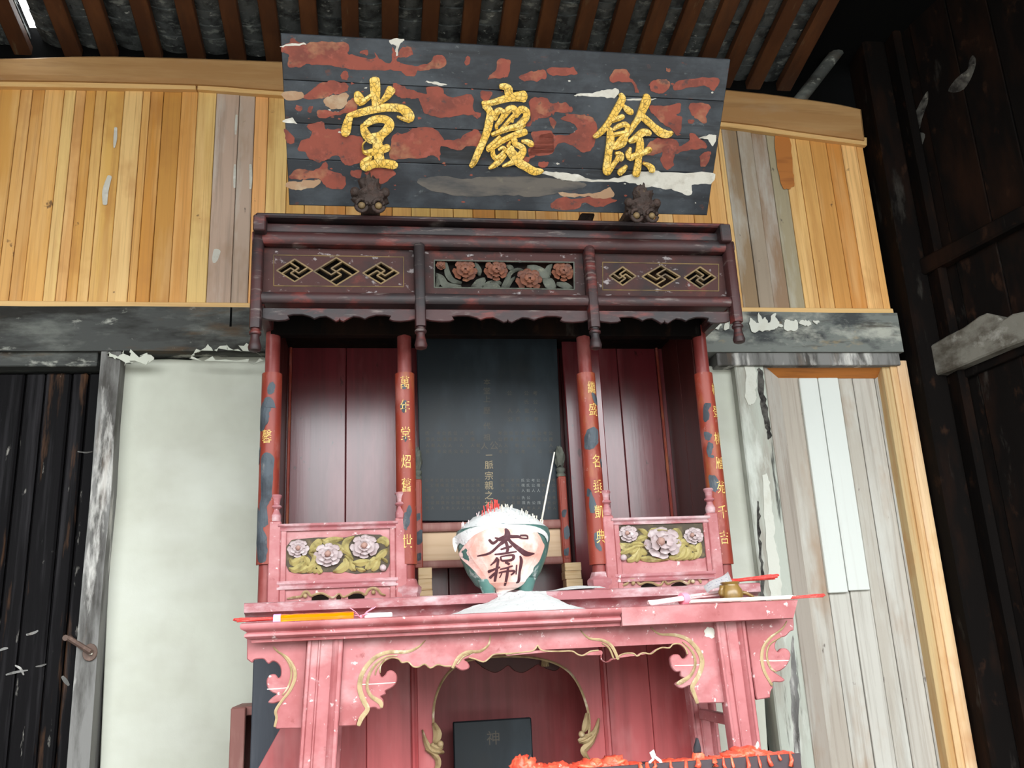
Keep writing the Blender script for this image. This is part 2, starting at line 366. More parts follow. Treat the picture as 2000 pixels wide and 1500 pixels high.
TEAL = mat('teal_green_glaze', base=(.07, .17, .15), rough=.3, spec=.6, layers=[
    ly((.13, .25, .22), (7, 7, 7), .45, .72, .8), ly((.03, .09, .07), (10, 10, 10), .56, .75, .7), ly((.62, .66, .64), (22, 22, 22), .60, .70, .85, d=7)])
ASH = mat('white_incense_ash', base=(.74, .76, .75), rough=.95, spec=.05, layers=[ly((.80, .81, .80), (16, 16, 16), .48, .64, .8), ly((.30, .30, .29), (60, 60, 60), .60, .68, .75, d=7)], bump=[((90, 90, 90), .8, .006)])
REDPAPER = mat('faded_red_paper', base=(.80, .40, .33), rough=.7, layers=[ly((.90, .70, .65), (9, 9, 9), .40, .58, .95), ly((.80, .20, .13), (6, 6, 6), .58, .72, .7)], bump=[((25, 25, 25), .3, .004)])
INK = mat('brown_black_ink', base=(.07, .022, .028), rough=.6, layers=[ly((.14, .06, .07), (40, 40, 40), .5, .7, .7)])
INCRED = mat('red_incense_stick', base=(.70, .06, .05), rough=.6, layers=[ly((.75, .25, .22), (60, 60, 60), .5, .7, .6)])
STICK = mat('pale_bamboo', base=(.82, .78, .66), rough=.6)
STICKPINK = mat('pink_dyed_incense', base=(.90, .60, .60), rough=.7, layers=[ly((.94, .84, .82), (40, 40, 40), .45, .7, .8)])
INCWHITE = mat('cream_incense', base=(.86, .80, .74), rough=.7)
ORANGEFOIL = mat('orange_cellophane', base=(.90, .20, .0), rough=.18, spec=.8, layers=[ly((.95, .52, .0), (3, 40, 40), .55, .62, .9)])
PINKTUFT = mat('pink_paper_string', base=(.90, .32, .42), rough=.7)
VIOLET = mat('violet_band', base=(.66, .40, .85), rough=.4)
PAPER = mat('white_paper', base=(.86, .87, .88), rough=.8)
CREAMPAPER = mat('cream_paper', base=(.85, .78, .62), rough=.8)
PRINTGREY = mat('grey_print', base=(.45, .48, .58), rough=.8)
BRONZE = mat('ochre_glazed_clay', base=(.23, .135, .035), rough=.3, spec=.6, layers=[ly((.10, .06, .02), (30, 30, 30), .48, .7, .8), ly((.42, .34, .22), (24, 24, 24), .6, .74, .6)])
WAX = mat('red_candle_wax', base=(.80, .085, .045), rough=.35, spec=.5, layers=[ly((.95, .26, .12), (24, 24, 24), .48, .7, .8), ly((.62, .03, .03), (18, 18, 18), .58, .75, .7), ly((.93, .70, .62), (50, 50, 50), .66, .74, .7)], bump=[((60, 60, 60), .6, .006)])
WICK = mat('charred_wick', base=(.03, .03, .035), rough=.9)
IRON = mat('rusty_iron', base=(.11, .07, .055), rough=.6, layers=[ly((.20, .13, .10), (40, 40, 40), .5, .7, .7)])
IRONDARK = mat('sooty_iron_rack', base=(.05, .035, .04), rough=.5)
SHADEBOARD = mat('blue_black_shade', base=(.045, .052, .066), rough=.5, layers=[ly((.10, .105, .12), (9, 9, 1.5), .5, .75, .8), ly((.02, .02, .024), (14, 14, 2), .55, .75, .7)], bump=[((30, 30, 3), .4, .004)])  # colour of the shade behind the table's left end
BROWNRED = mat('worn_brown_red_wood', base=(.24, .10, .085), rough=.6, layers=[ly((.36, .20, .17), (16, 16, 3), .5, .72, .7)])
RAFTER = mat('rust_brown_rafter', base=(.070, .024, .009), rough=.6, layers=[ly((.13, .048, .017), (8, 1.5, 8), .45, .75, .9), ly((.04, .018, .01), (9, 2, 9), .52, .75, .7), ly((.15, .11, .06), (25, 3, 25), .64, .78, .6)], bump=[((40, 6, 40), .3, .003)])
TILE = mat('grey_roof_tile', base=(.085, .09, .088), rough=.9, spec=.1, layers=[ly((.025, .026, .026), (11, 11, 11), .46, .62, .9, d=6), ly((.22, .23, .21), (14, 22, 14), .56, .66, .85, d=7), ly((.52, .52, .47), (24, 34, 24), .645, .70, .8, d=8)], bump=[((50, 50, 50), .6, .006)])
DECK = mat('dark_roof_deck', base=(.005, .005, .005), rough=1.0, spec=.0)
FLOORM = mat('stone_floor', base=(.16, .155, .145), rough=.8, layers=[ly((.11, .105, .10), (2, 2, 2), .4, .7, .8)])
PAVING = mat('pale_courtyard_paving', base=(.24, .24, .225), rough=.85, layers=[ly((.18, .18, .17), (1, 1, 1), .4, .7, .8)])

# ================================================================== THE SETTING
GROUND0 = empty('courtyard_ground', (0.4, -14, -.06), 'pale paved courtyard outside the open front of the hall', 'ground', kind='structure')
box('paving', -16, 17, -24, -4.9, -.26, -.06, PAVING, GROUND0, 0)
CW = empty('sky_block_wall', (0.4, -14, -.06), 'unseen grey wall added across the courtyard to block low sky', 'wall', kind='structure')
box('wall_slab', -16, 17, -14.3, -14, -.06, 3.6, PAVING, CW, 0)  # added out of view to hold back low sky light
FL = empty('floor', (0.4, -2, 0), 'stone floor of the hall in front of the altar', 'floor', kind='structure')
box('floor_slab', -4.3, 6.2, -4.9, .5, -.2, 0, FLOORM, FL, 0)

# ---- roof: the deck rises from the back wall towards the courtyard
ZR0, SL = 4.17, .20
def zr(Y): return ZR0 - SL*Y
CEIL = empty('ceiling', (0.4, -.4, ZR0), 'underside of the tiled roof with rust brown rafters', 'ceiling', kind='structure')
def roof_px(px, py): return on_plane(px, py, (0, 0, ZR0), (0, SL, 1))
slope = math.atan(SL)
raft_px = [-4, 102, 182, 272, 356, 440, 517, 601, 685, 761, 845, 923, 1004, 1080, 1153, 1226, 1299, 1366, 1430, 1487, 1552]
raft_x = [roof_px(p, 0).x for p in raft_px]
raft_x = [raft_x[0]-.21*k for k in range(8, 0, -1)] + raft_x + [raft_x[-1]+.20]
bm = bmesh.new()
add_box(bm, -.042, .042, -2.9, 2.05, -.025, .025, .004)
rm = None
for i, x in enumerate(raft_x):
    if rm is None:
        o = finish('rafter', bm, RAFTER, CEIL); rm = o
    else:
        o = rm.copy(); C.objects.link(o)
    o.rotation_euler = (-slope, 0, random.uniform(-.006, .006))
    o.location = Vector((x + random.uniform(-.006, .006), -1.6, zr(-1.6)-.0)) - CEIL.location
# clay tiles laid between the rafters, sagging, lower edges lapped
GX = roof_px(39, 40).x
bm = bmesh.new()
TW, TL = .225, .165
def tile_bm(wd):
    b = bmesh.new(); top = []; bot = []
    for j, yy in enumerate((-TL/2, TL/2)):
        for i in range(7):
            u = -1+2*i/6
            z = .040*(u*u)-.030
            top.append(b.verts.new((u*wd/2, yy, z+.010))); bot.append(b.verts.new((u*wd/2, yy, z)))
    for i in range(6):
        b.faces.new((top[i], top[i+1], top[8+i], top[7+i])); b.faces.new((bot[i+1], bot[i], bot[7+i], bot[8+i]))
        b.faces.new((bot[i], bot[i+1], top[i+1], top[i])); b.faces.new((bot[7+i+1], bot[7+i], top[7+i], top[8+i]))
    b.faces.new((bot[0], top[0], top[7], bot[7])); b.faces.new((top[6], bot[6], bot[13], top[13]))
    return b
tmesh = None
gaps = [(a+b)/2 for a, b in zip(raft_x, raft_x[1:])]
rows = [0.14-.088*k for k in range(11)]
vis = [(i, g) for i, g in enumerate(gaps) if -2.35 < g < 2.75]
for i, g in vis:
    for k, yy in enumerate(rows):
        xs = [(g, 1.0)]
        if abs(g-GX) < .105: xs = [(GX-.118, .80), (GX+.125, .90)]
        for gx, sc in xs:
            if tmesh is None:
                o = finish('roof_tile', tile_bm(TW), TILE, CEIL, smooth='auto'); tmesh = o
            else:
                o = tmesh.copy(); C.objects.link(o)
            o.scale = (sc, 1, 1)
            o.rotation_euler = (-slope+.075+random.uniform(-.03, .03), random.uniform(-.05, .05), random.uniform(-.05, .05))
            o.location = Vector((gx+random.uniform(-.010, .010)*(sc == 1), yy+random.uniform(-.012, .012), zr(yy)+.050+random.uniform(-.004, .006))) - CEIL.location
def sloped(u, v, h): return Vector((u, v, zr(v)+h))
def deck(x0, x1, y0, y1, h0=.088, h1=.14):
    box('roof_deck', x0, x1, y0, y1, h0, h1, DECK, CEIL, 0, f=sloped)
deck(-4.3, GX-.03, -1.0, .9); deck(GX+.03, 6.2, -1.0, .9); deck(-4.3, 6.2, -4.5, -1.0, .03, .14)
box('sky_cutoff_beam', -4.3, 6.2, -4.5, -4.36, 4.18, 5.12, SOOT, CEIL, .01)  # hung out of view to cut sky light on the upper wall
a_, b_ = on_plane(1566, 190, (0, -.02, 0), (0, 1, 0)), on_plane(1650, 82, (0, -.02, 0), (0, 1, 0))
tube('roof_strut', [a_-(b_-a_)*.3, a_, b_, b_+(b_-a_)], .035, OLDWOOD, CEIL, 10)

# ---- back wall
WB = empty('wall_back', (0.4, 0, 0), 'back wall of new pine boards above an old grey beam and plaster', 'wall', kind='structure')
box('wall_core', -4.3, 3.2, .16, .30, 0, 4.30, DECK, WB, 0)
def zs(lst, Y): return [(at(x, y, Y).x, at(x, y, Y).z) for x, y in lst]
topl = [(-4.2, 3.62), (-2.9, 3.87), (-2.3, 3.955)] + zs([(0, 110), (140, 106), (280, 107), (548, 116)], -.06) + zs([(1000, 138), (1425, 172), (1560, 188), (1640, 200), (1685, 210)], -.06)
botl = zs([(1692, 270), (1560, 252), (1420, 233), (1000, 198), (550, 172), (380, 160), (0, 152)], -.06) + [(-2.3, 3.80), (-2.9, 3.73), (-4.2, 3.50)]
plate('arched_beam', [catmull(topl, 3)+catmull(botl, 3)], .14, front(.08), BEAMPINE, WB, bev=.018)
up = zs([(0, 152), (383, 161)], -.02); lw = zs([(383, 176), (0, 170)], -.02)
plate('top_strip', [[(-4.2, 3.52), (-2.5, 3.79)]+up+lw+[(-2.5, 3.74), (-4.2, 3.47)]], .035, front(.005), STRIP, WB, bev=.004)
up = zs([(386, 161), (550, 172), (1000, 198), (1420, 233), (1560, 252), (1692, 270)], -.02)
lw = zs([(1692, 285), (1560, 268), (1420, 249), (1000, 214), (550, 188), (386, 176)], -.02)
plate('top_strip', [up+lw], .035, front(.005), STRIP, WB, bev=.004)
box('sill_strip', -4.2, X(1741, 600, -.015), -.03, .02, Z(900, 597, -.02)-.030, Z(900, 597, -.02)+.002, STRIP, WB, .004)

Y1 = (.68, .37, .105); Y2 = (.73, .41, .13); Y3 = (.61, .30, .073); Y4 = (.80, .49, .185); OR = (.57, .25, .05); GB = (.30, .20, .12); GG = (.36, .28, .20); GP = (.46, .36, .27); DKB = (.22, .08, .03)
PW = [(-8, Y1), (17, Y3), (43, Y1), (84, Y4), (108, Y2), (129, Y3), (150, Y2), (172, Y1), (210, Y4), (249, Y1), (265, OR), (292, OR), (330, Y3), (364, Y4), (403, GP), (451, GP), (484, Y2), (512, Y4)]
PR = [(1409, Y2), (1440, Y4), (1451, GB), (1482, GG), (1511, GB), (1542, GG), (1572, Y4), (1601, Y2), (1630, Y3), (1663, OR), (1693, Y4), (1724, Y2), (1738, None)]
edges = [(X(p, 578, 0), c) for p, c in PW]
x = edges[0][0]
while x > -3.6:
    x -= random.uniform(.085, .12); edges.insert(0, (x, random.choice((Y1, Y2, Y3, Y4))))
xr = [(X(p, 588, 0), c) for p, c in PR]
x = edges[-1][0]
while x < xr[0][0]-.13:
    x += random.uniform(.085, .115); edges.append((x, random.choice((Y1, Y2, Y3, OR, Y2))))
edges += xr
for (x0, c), (x1, _) in zip(edges, edges[1:]):
    cc = tuple(max(0, v*random.uniform(.93, 1.07)) for v in c)
    j = random.uniform(-.003, .003)
    o = box('plank', x0+.0012, x1-.0012, j, .03, 2.74, 3.93 if x0 > -2.6 else 3.74, GREYPLANK if c in (GB, GG, GP, (.40, .31, .23)) else PINE, WB, .0025, cc)
# white putty and paint daubs left on two of the boards
for pts in ([(214, 345, 9), (206, 372, 12), (205, 398, 9)], [(459, 322, 4), (458, 345, 5), (458, 366, 4)], [(489, 322, 5), (490, 345, 6), (489, 368, 4)], [(462, 225, 4), (461, 245, 5), (460, 262, 3)], [(424, 490, 14), (420, 505, 12), (418, 512, 6)], [(226, 250, 6), (225, 272, 7), (223, 288, 3)]):
    stroke('putty_daub', pts, px_front(-.004), front(-.0035), .0012, GESSO, WB)

plate('dark_stain', [jag([cv_ for cv_ in zs([(1513, 262), (1541, 266), (1548, 330), (1549, 362), (1536, 370), (1524, 356)], -.004)], .01)], .001, front(-.004), SOFFIT, WB)
# old beam across the wall, with a thinner lip under it
zb0, zb1 = Z(900, 597, -.02)-.031, 2.505
def oldbeam(u, v, h): return Vector((u, v + .006*noise.noise(Vector((u*3, h*9, 1))), h + .006*noise.noise(Vector((u*4, v*20, 5)))))
for xs_, mt_ in ((-4.2, OLDWOOD), (1.17, PALEWOOD)):
    bm = bmesh.new(); xe_ = 1.17 if xs_ < 0 else 2.62; nn = 12 if xs_ < 0 else 4
    for k in range(nn): add_box(bm, xs_+(xe_-xs_)*k/nn, xs_+(xe_-xs_)*(k+1)/nn, -.05, .16, zb1, zb0, 0, oldbeam)
    bmesh.ops.remove_doubles(bm, verts=bm.verts[:], dist=.0005)
    finish('old_beam', bm, mt_, WB)
box('beam_lip', X(1400, 700, -.03), X(1757, 700, -.03), -.035, .1, Z(1600, 713, -.035), zb1+.004, OLDPOST, WB, .004)
box('beam_lip', X(448, 630, -.06), X(452, 630, -.06), -.054, -.04, Z(450, 638, -.05), zb0, DECK, WB, 0)
for lp in ([(1393, 640), (1400, 622), (1408, 633), (1402, 642)], [(1412, 644), (1418, 620), (1424, 640)], [(1440, 645), (1437, 636), (1445, 640)], [(1468, 645), (1466, 620), (1478, 630), (1482, 612), (1490, 622), (1496, 618), (1502, 632), (1512, 614), (1520, 630), (1530, 636), (1520, 640), (1500, 645)], [(1533, 645), (1534, 622), (1545, 628), (1556, 624), (1557, 645)], [(1560, 628), (1575, 626), (1584, 634), (1570, 636)], [(1588, 630), (1598, 627), (1596, 633)]):
    plate('paper_scrap', [jag(zs(lp, -.058), .012)], .003, front(-.056), LIME, WB)

# plaster fields
plate('plaster_panel', [zs([(228, 708), (222, 712), (214, 1000), (205, 1200), (192, 1500)], .02)+[(-1.08, 0), (-.2, 0), (-.2, 2.40)]+zs([(520, 696), (500, 688), (470, 684), (440, 694), (400, 692), (370, 700), (330, 698), (290, 699), (255, 694)], .02)], .06, front(.10), PLASTER, WB, bev=.004)
for lp in ([(212, 696), (222, 688), (236, 692), (260, 690), (286, 695), (300, 702), (262, 706), (232, 704)], [(372, 702), (380, 690), (402, 680), (420, 683), (440, 676), (462, 684), (480, 678), (506, 688), (506, 704), (440, 702)]):
    plate('lime_edge', [jag(zs(lp, -.055), .03)], .004, front(-.052), PLASTER, WB)
plate('plaster_panel', [zs([(1380, 716), (1390, 712), (1408, 718), (1424, 714), (1436, 722), (1449, 718), (1452, 800), (1470, 1000), (1484, 1160), (1492, 1280), (1506, 1500)], .02)+[(1.79, 0), (1.2, 0), (1.2, 2.44)]], .06, front(.10), PLASTER, WB, bev=.004)
# the flaking limewashed post beside the old boards
x0, x1 = X(1450, 900, 0), X(1500, 900, 0)
box('limewashed_post', 1.735, X(1497, 760, -.01), -.012, .12, 0, 2.46, PALEPOST, WB, .006)
for lp in ([(1456, 716), (1474, 718), (1478, 760), (1476, 775), (1470, 790), (1458, 782)],
           [(1490, 930), (1503, 935), (1507, 990), (1514, 1050), (1522, 1100), (1526, 1150), (1524, 1200), (1506, 1180), (1500, 1100), (1495, 1020)]):
    plate('lime_flake', [jag(zs(lp, -.016), .012)], .003, front(-.0125), LIME, WB)
for lp in ([(1480, 722), (1488, 724), (1494, 770), (1502, 820), (1506, 850), (1500, 855), (1492, 820), (1484, 780)], [(1478, 980), (1484, 1000), (1486, 1060), (1492, 1120), (1494, 1200), (1496, 1280), (1490, 1240), (1486, 1140), (1482, 1060)], [(1548, 1240), (1556, 1300), (1560, 1400), (1564, 1500), (1552, 1500), (1548, 1400), (1544, 1320)]):
    plate('split_and_shade_band', [jag(zs(lp, -.014), .010)], .001, front(-.0125), OLDPOST if lp[0][0] > 1540 else SCUFF, WB)  # last one paints a shadow band, the others are splits
# recessed field of old boards with a bevelled surround
YB = .06
tl, tr = at(1492, 714, 0), at(1737, 714, 0)
bl_x, br_x = X(1556, 1500, 0), X(1868, 1500, 0)
itl, itr = at(1521, 739, YB), at(1711, 739, YB)
def quad(name, pts, mt, th=.01):
    bm = bmesh.new(); vs = [bm.verts.new(p) for p in pts]; f = bm.faces.new(vs)
    r = bmesh.ops.extrude_face_region(bm, geom=[f]); n = f.normal.copy() if f.normal.length else Vector((0, 1, 0)); bm.normal_update(); n = f.normal.copy()
    for v in [e for e in r['geom'] if isinstance(e, bmesh.types.BMVert)]: v.co += (n if n.y > 0 else -n)*th
    return finish(name, bm, mt, WB)
xl0, xl1, xr0, xr1 = tl.x, itl.x, itr.x, tr.x
quad('head_bevel', [tl, tr, itr, itl], SOFFIT, .03)
quad('side_bevel', [(xl0, 0, tl.z), (xl1, YB, itl.z), (xl1+.01, YB, 0), (xl0, 0, 0)], GREYPLANK, .03).color = (.40, .35, .30, 1)
quad('side_bevel', [(xr0, YB, itl.z), (xr1, 0, tl.z), (xr1+.03, 0, 0), (xr0+.04, YB, 0)], GREYPLANK, .03).color = (.46, .42, .36, 1)
pe = [(1523, 1572+0), (1572, 1609)]
pxs = [1519, 1572, 1611, 1649, 1678, 1722, 1752]
cols = [(.40, .355, .30), (.5, .48, .43), (.5, .48, .43), (.42, .385, .33), (.45, .42, .37), (.47, .45, .41)]
for (p0, p1), c in zip(zip(pxs, pxs[1:]), cols):
    box('plank', X(p0, 820, YB)+.0022, X(p1, 820, YB)-.0022, YB+random.uniform(-.003, .003), YB+.03, 0, itl.z+.02, GREYPLANK, WB, .003, c)
for pa, pb, zz in ((1572, 1609, 1157), (1610, 1650, 1154)):
    box('white_board', X(pa, 820, YB-.02), X(pb, 820, YB-.02)-.002, YB-.02, YB-.001, Z(1650, zz, YB-.02), itl.z-.004, WHITEBOARD, WB, .003)
# pine battens that close the field against the corner post
for pa, pb, yf, c in ((1803, 1821, .0, (.50, .36, .18)), (1821, 1836, -.012, (.62, .42, .22)), (1836, 1858, -.022, (.68, .48, .30))):
    xa, xb = X(pa, 1200, yf), X(pb, 1200, yf)
    box('pine_batten', xa+.001, xb-.001, yf, .1, 0, 2.47, PINE, WB, .003, c)
CP = empty('trim_1', (2.72, -.05, 0), 'sooty square corner post between back wall and side wall', 'post', kind='structure')
box('corner_post', 2.655, 2.79, -.12, .06, 0, 4.7, SOOT, CP, .012)
box('corner_post_fillet', 2.79, 2.84, -.20, .0, 0, 4.7, SOOT, CP, .01)

# ---- sooty plank door on the left
DR = empty('door_1', (-1.5, 0, 0), 'sooty plank door with a rusty latch in a worn grey frame', 'door', kind='structure')
YD = .03
z_top = Z(100, 728, YD)
box('door_lintel', -2.6, X(190, 715, -.02), -.03, .1, z_top+.012, zb1+.012, OLDWOOD, DR, .004)
jx0, jx1 = X(168, 1100, -.015), X(208, 1100, -.015)
bm = bmesh.new()
def jamb(u, v, h): return Vector((u + .010*noise.noise(Vector((u*5, 2, h*2.3))), v, h))
for s in range(8): add_box(bm, jx0+(0.0), jx1, -.045, .1, s*zb1/8, (s+1)*zb1/8, 0, jamb)
bmesh.ops.remove_doubles(bm, verts=bm.verts[:], dist=.0005)
finish('door_jamb', bm, OLDPOST, DR)
dpx = [-60, 0, 42, 98, 133, 172]
dx = [X(p, 1180, YD) for p in dpx]
dx = [dx[0]-.42, dx[0]-.2] + dx
for a, b in zip(dx, dx[1:]):
    box('door_board', a+.0025, b-.0025, YD+random.uniform(0, .006), YD+.04, 0, z_top, DARKDOOR, DR, .008)
for a in ([(0, 1270, 4), (8, 1267, 5), (15, 1266, 3)], [(12, 1318, 3), (30, 1313, 5), (54, 1309, 2)], [(70, 1302, 2), (82, 1300, 4), (90, 1297, 2)], [(152, 882, 2), (168, 884, 3), (180, 882, 2)], [(52, 1240, 4), (66, 1236, 5), (74, 1232, 3)], [(122, 1322, 6), (128, 1330, 9), (134, 1338, 5)], [(30, 1300, 3), (40, 1306, 5), (46, 1318, 3)]):
    stroke('scratch', a, px_front(YD-.001), front(YD-.0005), .0008, OLDPOST, DR)
LT = empty('latch', (at(155, 1265, -.02) - DR.location)); LT.parent = DR
p0, p1 = at(134, 1246, -.03), at(178, 1274, -.075)
bm = bmesh.new(); add_tube(bm, [p0, p1], .011, 6)
finish('latch_bar', bm, IRON, LT)
c = at(176, 1276, -.05)
bm = bmesh.new(); add_plate(bm, [[(c.x+.028*math.cos(t)*1.0, c.z+(.038 if math.sin(t) > 0 else .03)*math.sin(t)) for t in [i*math.pi/8 for i in range(16)]]], .012, front(-.045), .002)
finish('latch_plate', bm, IRON, LT)
s_ = at(178, 1272, -.06)
bm = bmesh.new(); add_box(bm, s_.x-.006, s_.x+.006, -.07, -.055, s_.z-.014, s_.z+.006, .002); finish('lock_pin', bm, STICK, LT)
c = at(134, 1246, .0); bm = bmesh.new(); add_tube(bm, [(c.x, .02, c.z), (c.x, -.04, c.z)], .012, 8); finish('latch_staple', bm, IRON, LT)

# ---- side wall on the right, splayed outwards
WR = empty('wall_right', (2.85, -.2, 0), 'soot-black boarded side wall with cross beams', 'wall', kind='structure')
WD = Vector((.3515, -.9349, 0)).normalized(); 
WNn = Vector((WD.y, -WD.x, 0))                       # faces the room (towards -x)
P0 = Vector((2.80, -.06, 0))
def wr(u, v, h): return P0 + WD*u + Vector((0, 0, v)) + WNn*h
def wr_px(px, py, h=0.0):
    p = on_plane(px, py, P0+WNn*h, WNn); return (p-P0).dot(WD), p.z
t = -.05
while t < 4.2:
    wdt = random.uniform(.19, .27); j = random.uniform(-.004, .004)
    box('wall_board', t+.002, t+wdt-.002, -.04+j, j, 0, 5.2, SOOT, WR, .004, f=lambda a, b, c_: wr(a, c_, b))
    t += wdt
def wr_poly(name, px, h0, th, mt, bev=.004, sm=False):
    lp = [wr_px(x, y, h0+th) for x, y in px]
    if sm: lp = catmull(lp, 3, True)
    plate(name, [lp], th, wr, mt, WR, bev=bev, h0=h0)
wr_poly('cross_beam', [(1782, 512), (2000, 397), (2080, 352), (2600, 62), (2600, 120), (2080, 390), (2000, 432), (1785, 545)], .0, .07, SOOT, .01)
wr_poly('limewashed_beam', [(1801, 694), (1812, 677), (1850, 655), (1880, 640), (1910, 618), (1926, 611), (1945, 615), (1958, 624), (1976, 613), (2000, 608), (2090, 570), (2600, 356), (2600, 443), (2090, 632), (2000, 665), (1960, 680), (1900, 705), (1860, 722), (1815, 738), (1806, 740)], .0, .09, PALEBEAM, .008)
wr_poly('panel_frame', [(1797, 790), (1800, 765), (1812, 752), (2000, 672), (2080, 638), (2600, 416), (2600, 446), (2080, 655), (2000, 690), (1822, 764), (1812, 775), (1808, 795), (1990, 1480), (1975, 1490)], .0, .03, SOOT, .004)
for lp in ([(1900, 108), (1893, 118), (1890, 135), (1876, 146), (1862, 160), (1852, 178), (1870, 180), (1884, 172), (1895, 155), (1903, 135), (1906, 118)], [(1812, 178), (1800, 195), (1790, 215), (1778, 232), (1770, 250), (1780, 262), (1794, 255), (1800, 232), (1806, 215), (1812, 200)], [(1790, 260), (1780, 275), (1778, 300), (1786, 318), (1795, 310), (1800, 285), (1806, 262)]):
    wr_poly('bared_patch', lp, .001, .003, SCUFF, .0, True)
WL = empty('wall_left', (-4.25, -2, 0), 'dark boarded side wall beyond the left edge', 'wall', kind='structure')
for k in range(20): box('wall_board', -4.35, -4.25, -4.85+k*.25, -4.60+k*.25-.004, 0, 4.9, SOOT, WL, .004)

# ================================================================== NAME BOARD above the shrine
SB, ST = at(970, 408, -.95), None
SP0 = Vector((.486, -.86, Z(970, 409, -.86)))           # middle of its lower edge
_t = on_plane(985, 90, SP0, (0, 1, 0))
SPT = Vector((.486, -1.26, Z(985, 90, -1.26)))
SUP = (SPT-SP0).normalized(); SN = Vector((0, SUP.z*-1, SUP.y)); SN.normalize()   # faces the viewer
if SN.y > 0: SN = -SN
def sg(u, v, h): return SP0 + Vector((u, 0, 0)) + SUP*v + SN*h
def sgpx(px, py):
    p = on_plane(px, py, SP0, SN); d = p-SP0
    return d.x, d.dot(SUP)
NB = empty('name_board', SP0, 'black lacquered hall name board with three gold characters, tilted over the shrine', 'signboard')
cr = [sgpx(*p) for p in ((565, 401), (1381, 421), (1427, 116), (548, 65))]
def edge(a, b, t): return (a[0]+(b[0]-a[0])*t, a[1]+(b[1]-a[1])*t)
cuts = [0, .285, .50, .745, 1]
for a, b in zip(cuts, cuts[1:]):
    lp = [edge(cr[0], cr[3], a), edge(cr[1], cr[2], a), edge(cr[1], cr[2], b), edge(cr[0], cr[3], b)]
    lp[0] = (lp[0][0], lp[0][1]+.0007); lp[1] = (lp[1][0], lp[1][1]+.0007); lp[2] = (lp[2][0], lp[2][1]-.0007); lp[3] = (lp[3][0], lp[3][1]-.0007)
    plate('plank', [lp], .032, sg, BLACKLAC, NB, bev=.0025, h0=-.032)
for v in (.18, .42):
    box('back_batten', cr[0][0]+.1, cr[1][0]-.1, v-.02, v+.02, -.060, -.032, HEADWOOD, NB, .003, f=lambda a, b, c: sg(a, b, c))
A_ = chain(crop(520, 0, 3.571), sgpx); B_ = chain(crop(960, 0, 3.571), sgpx)
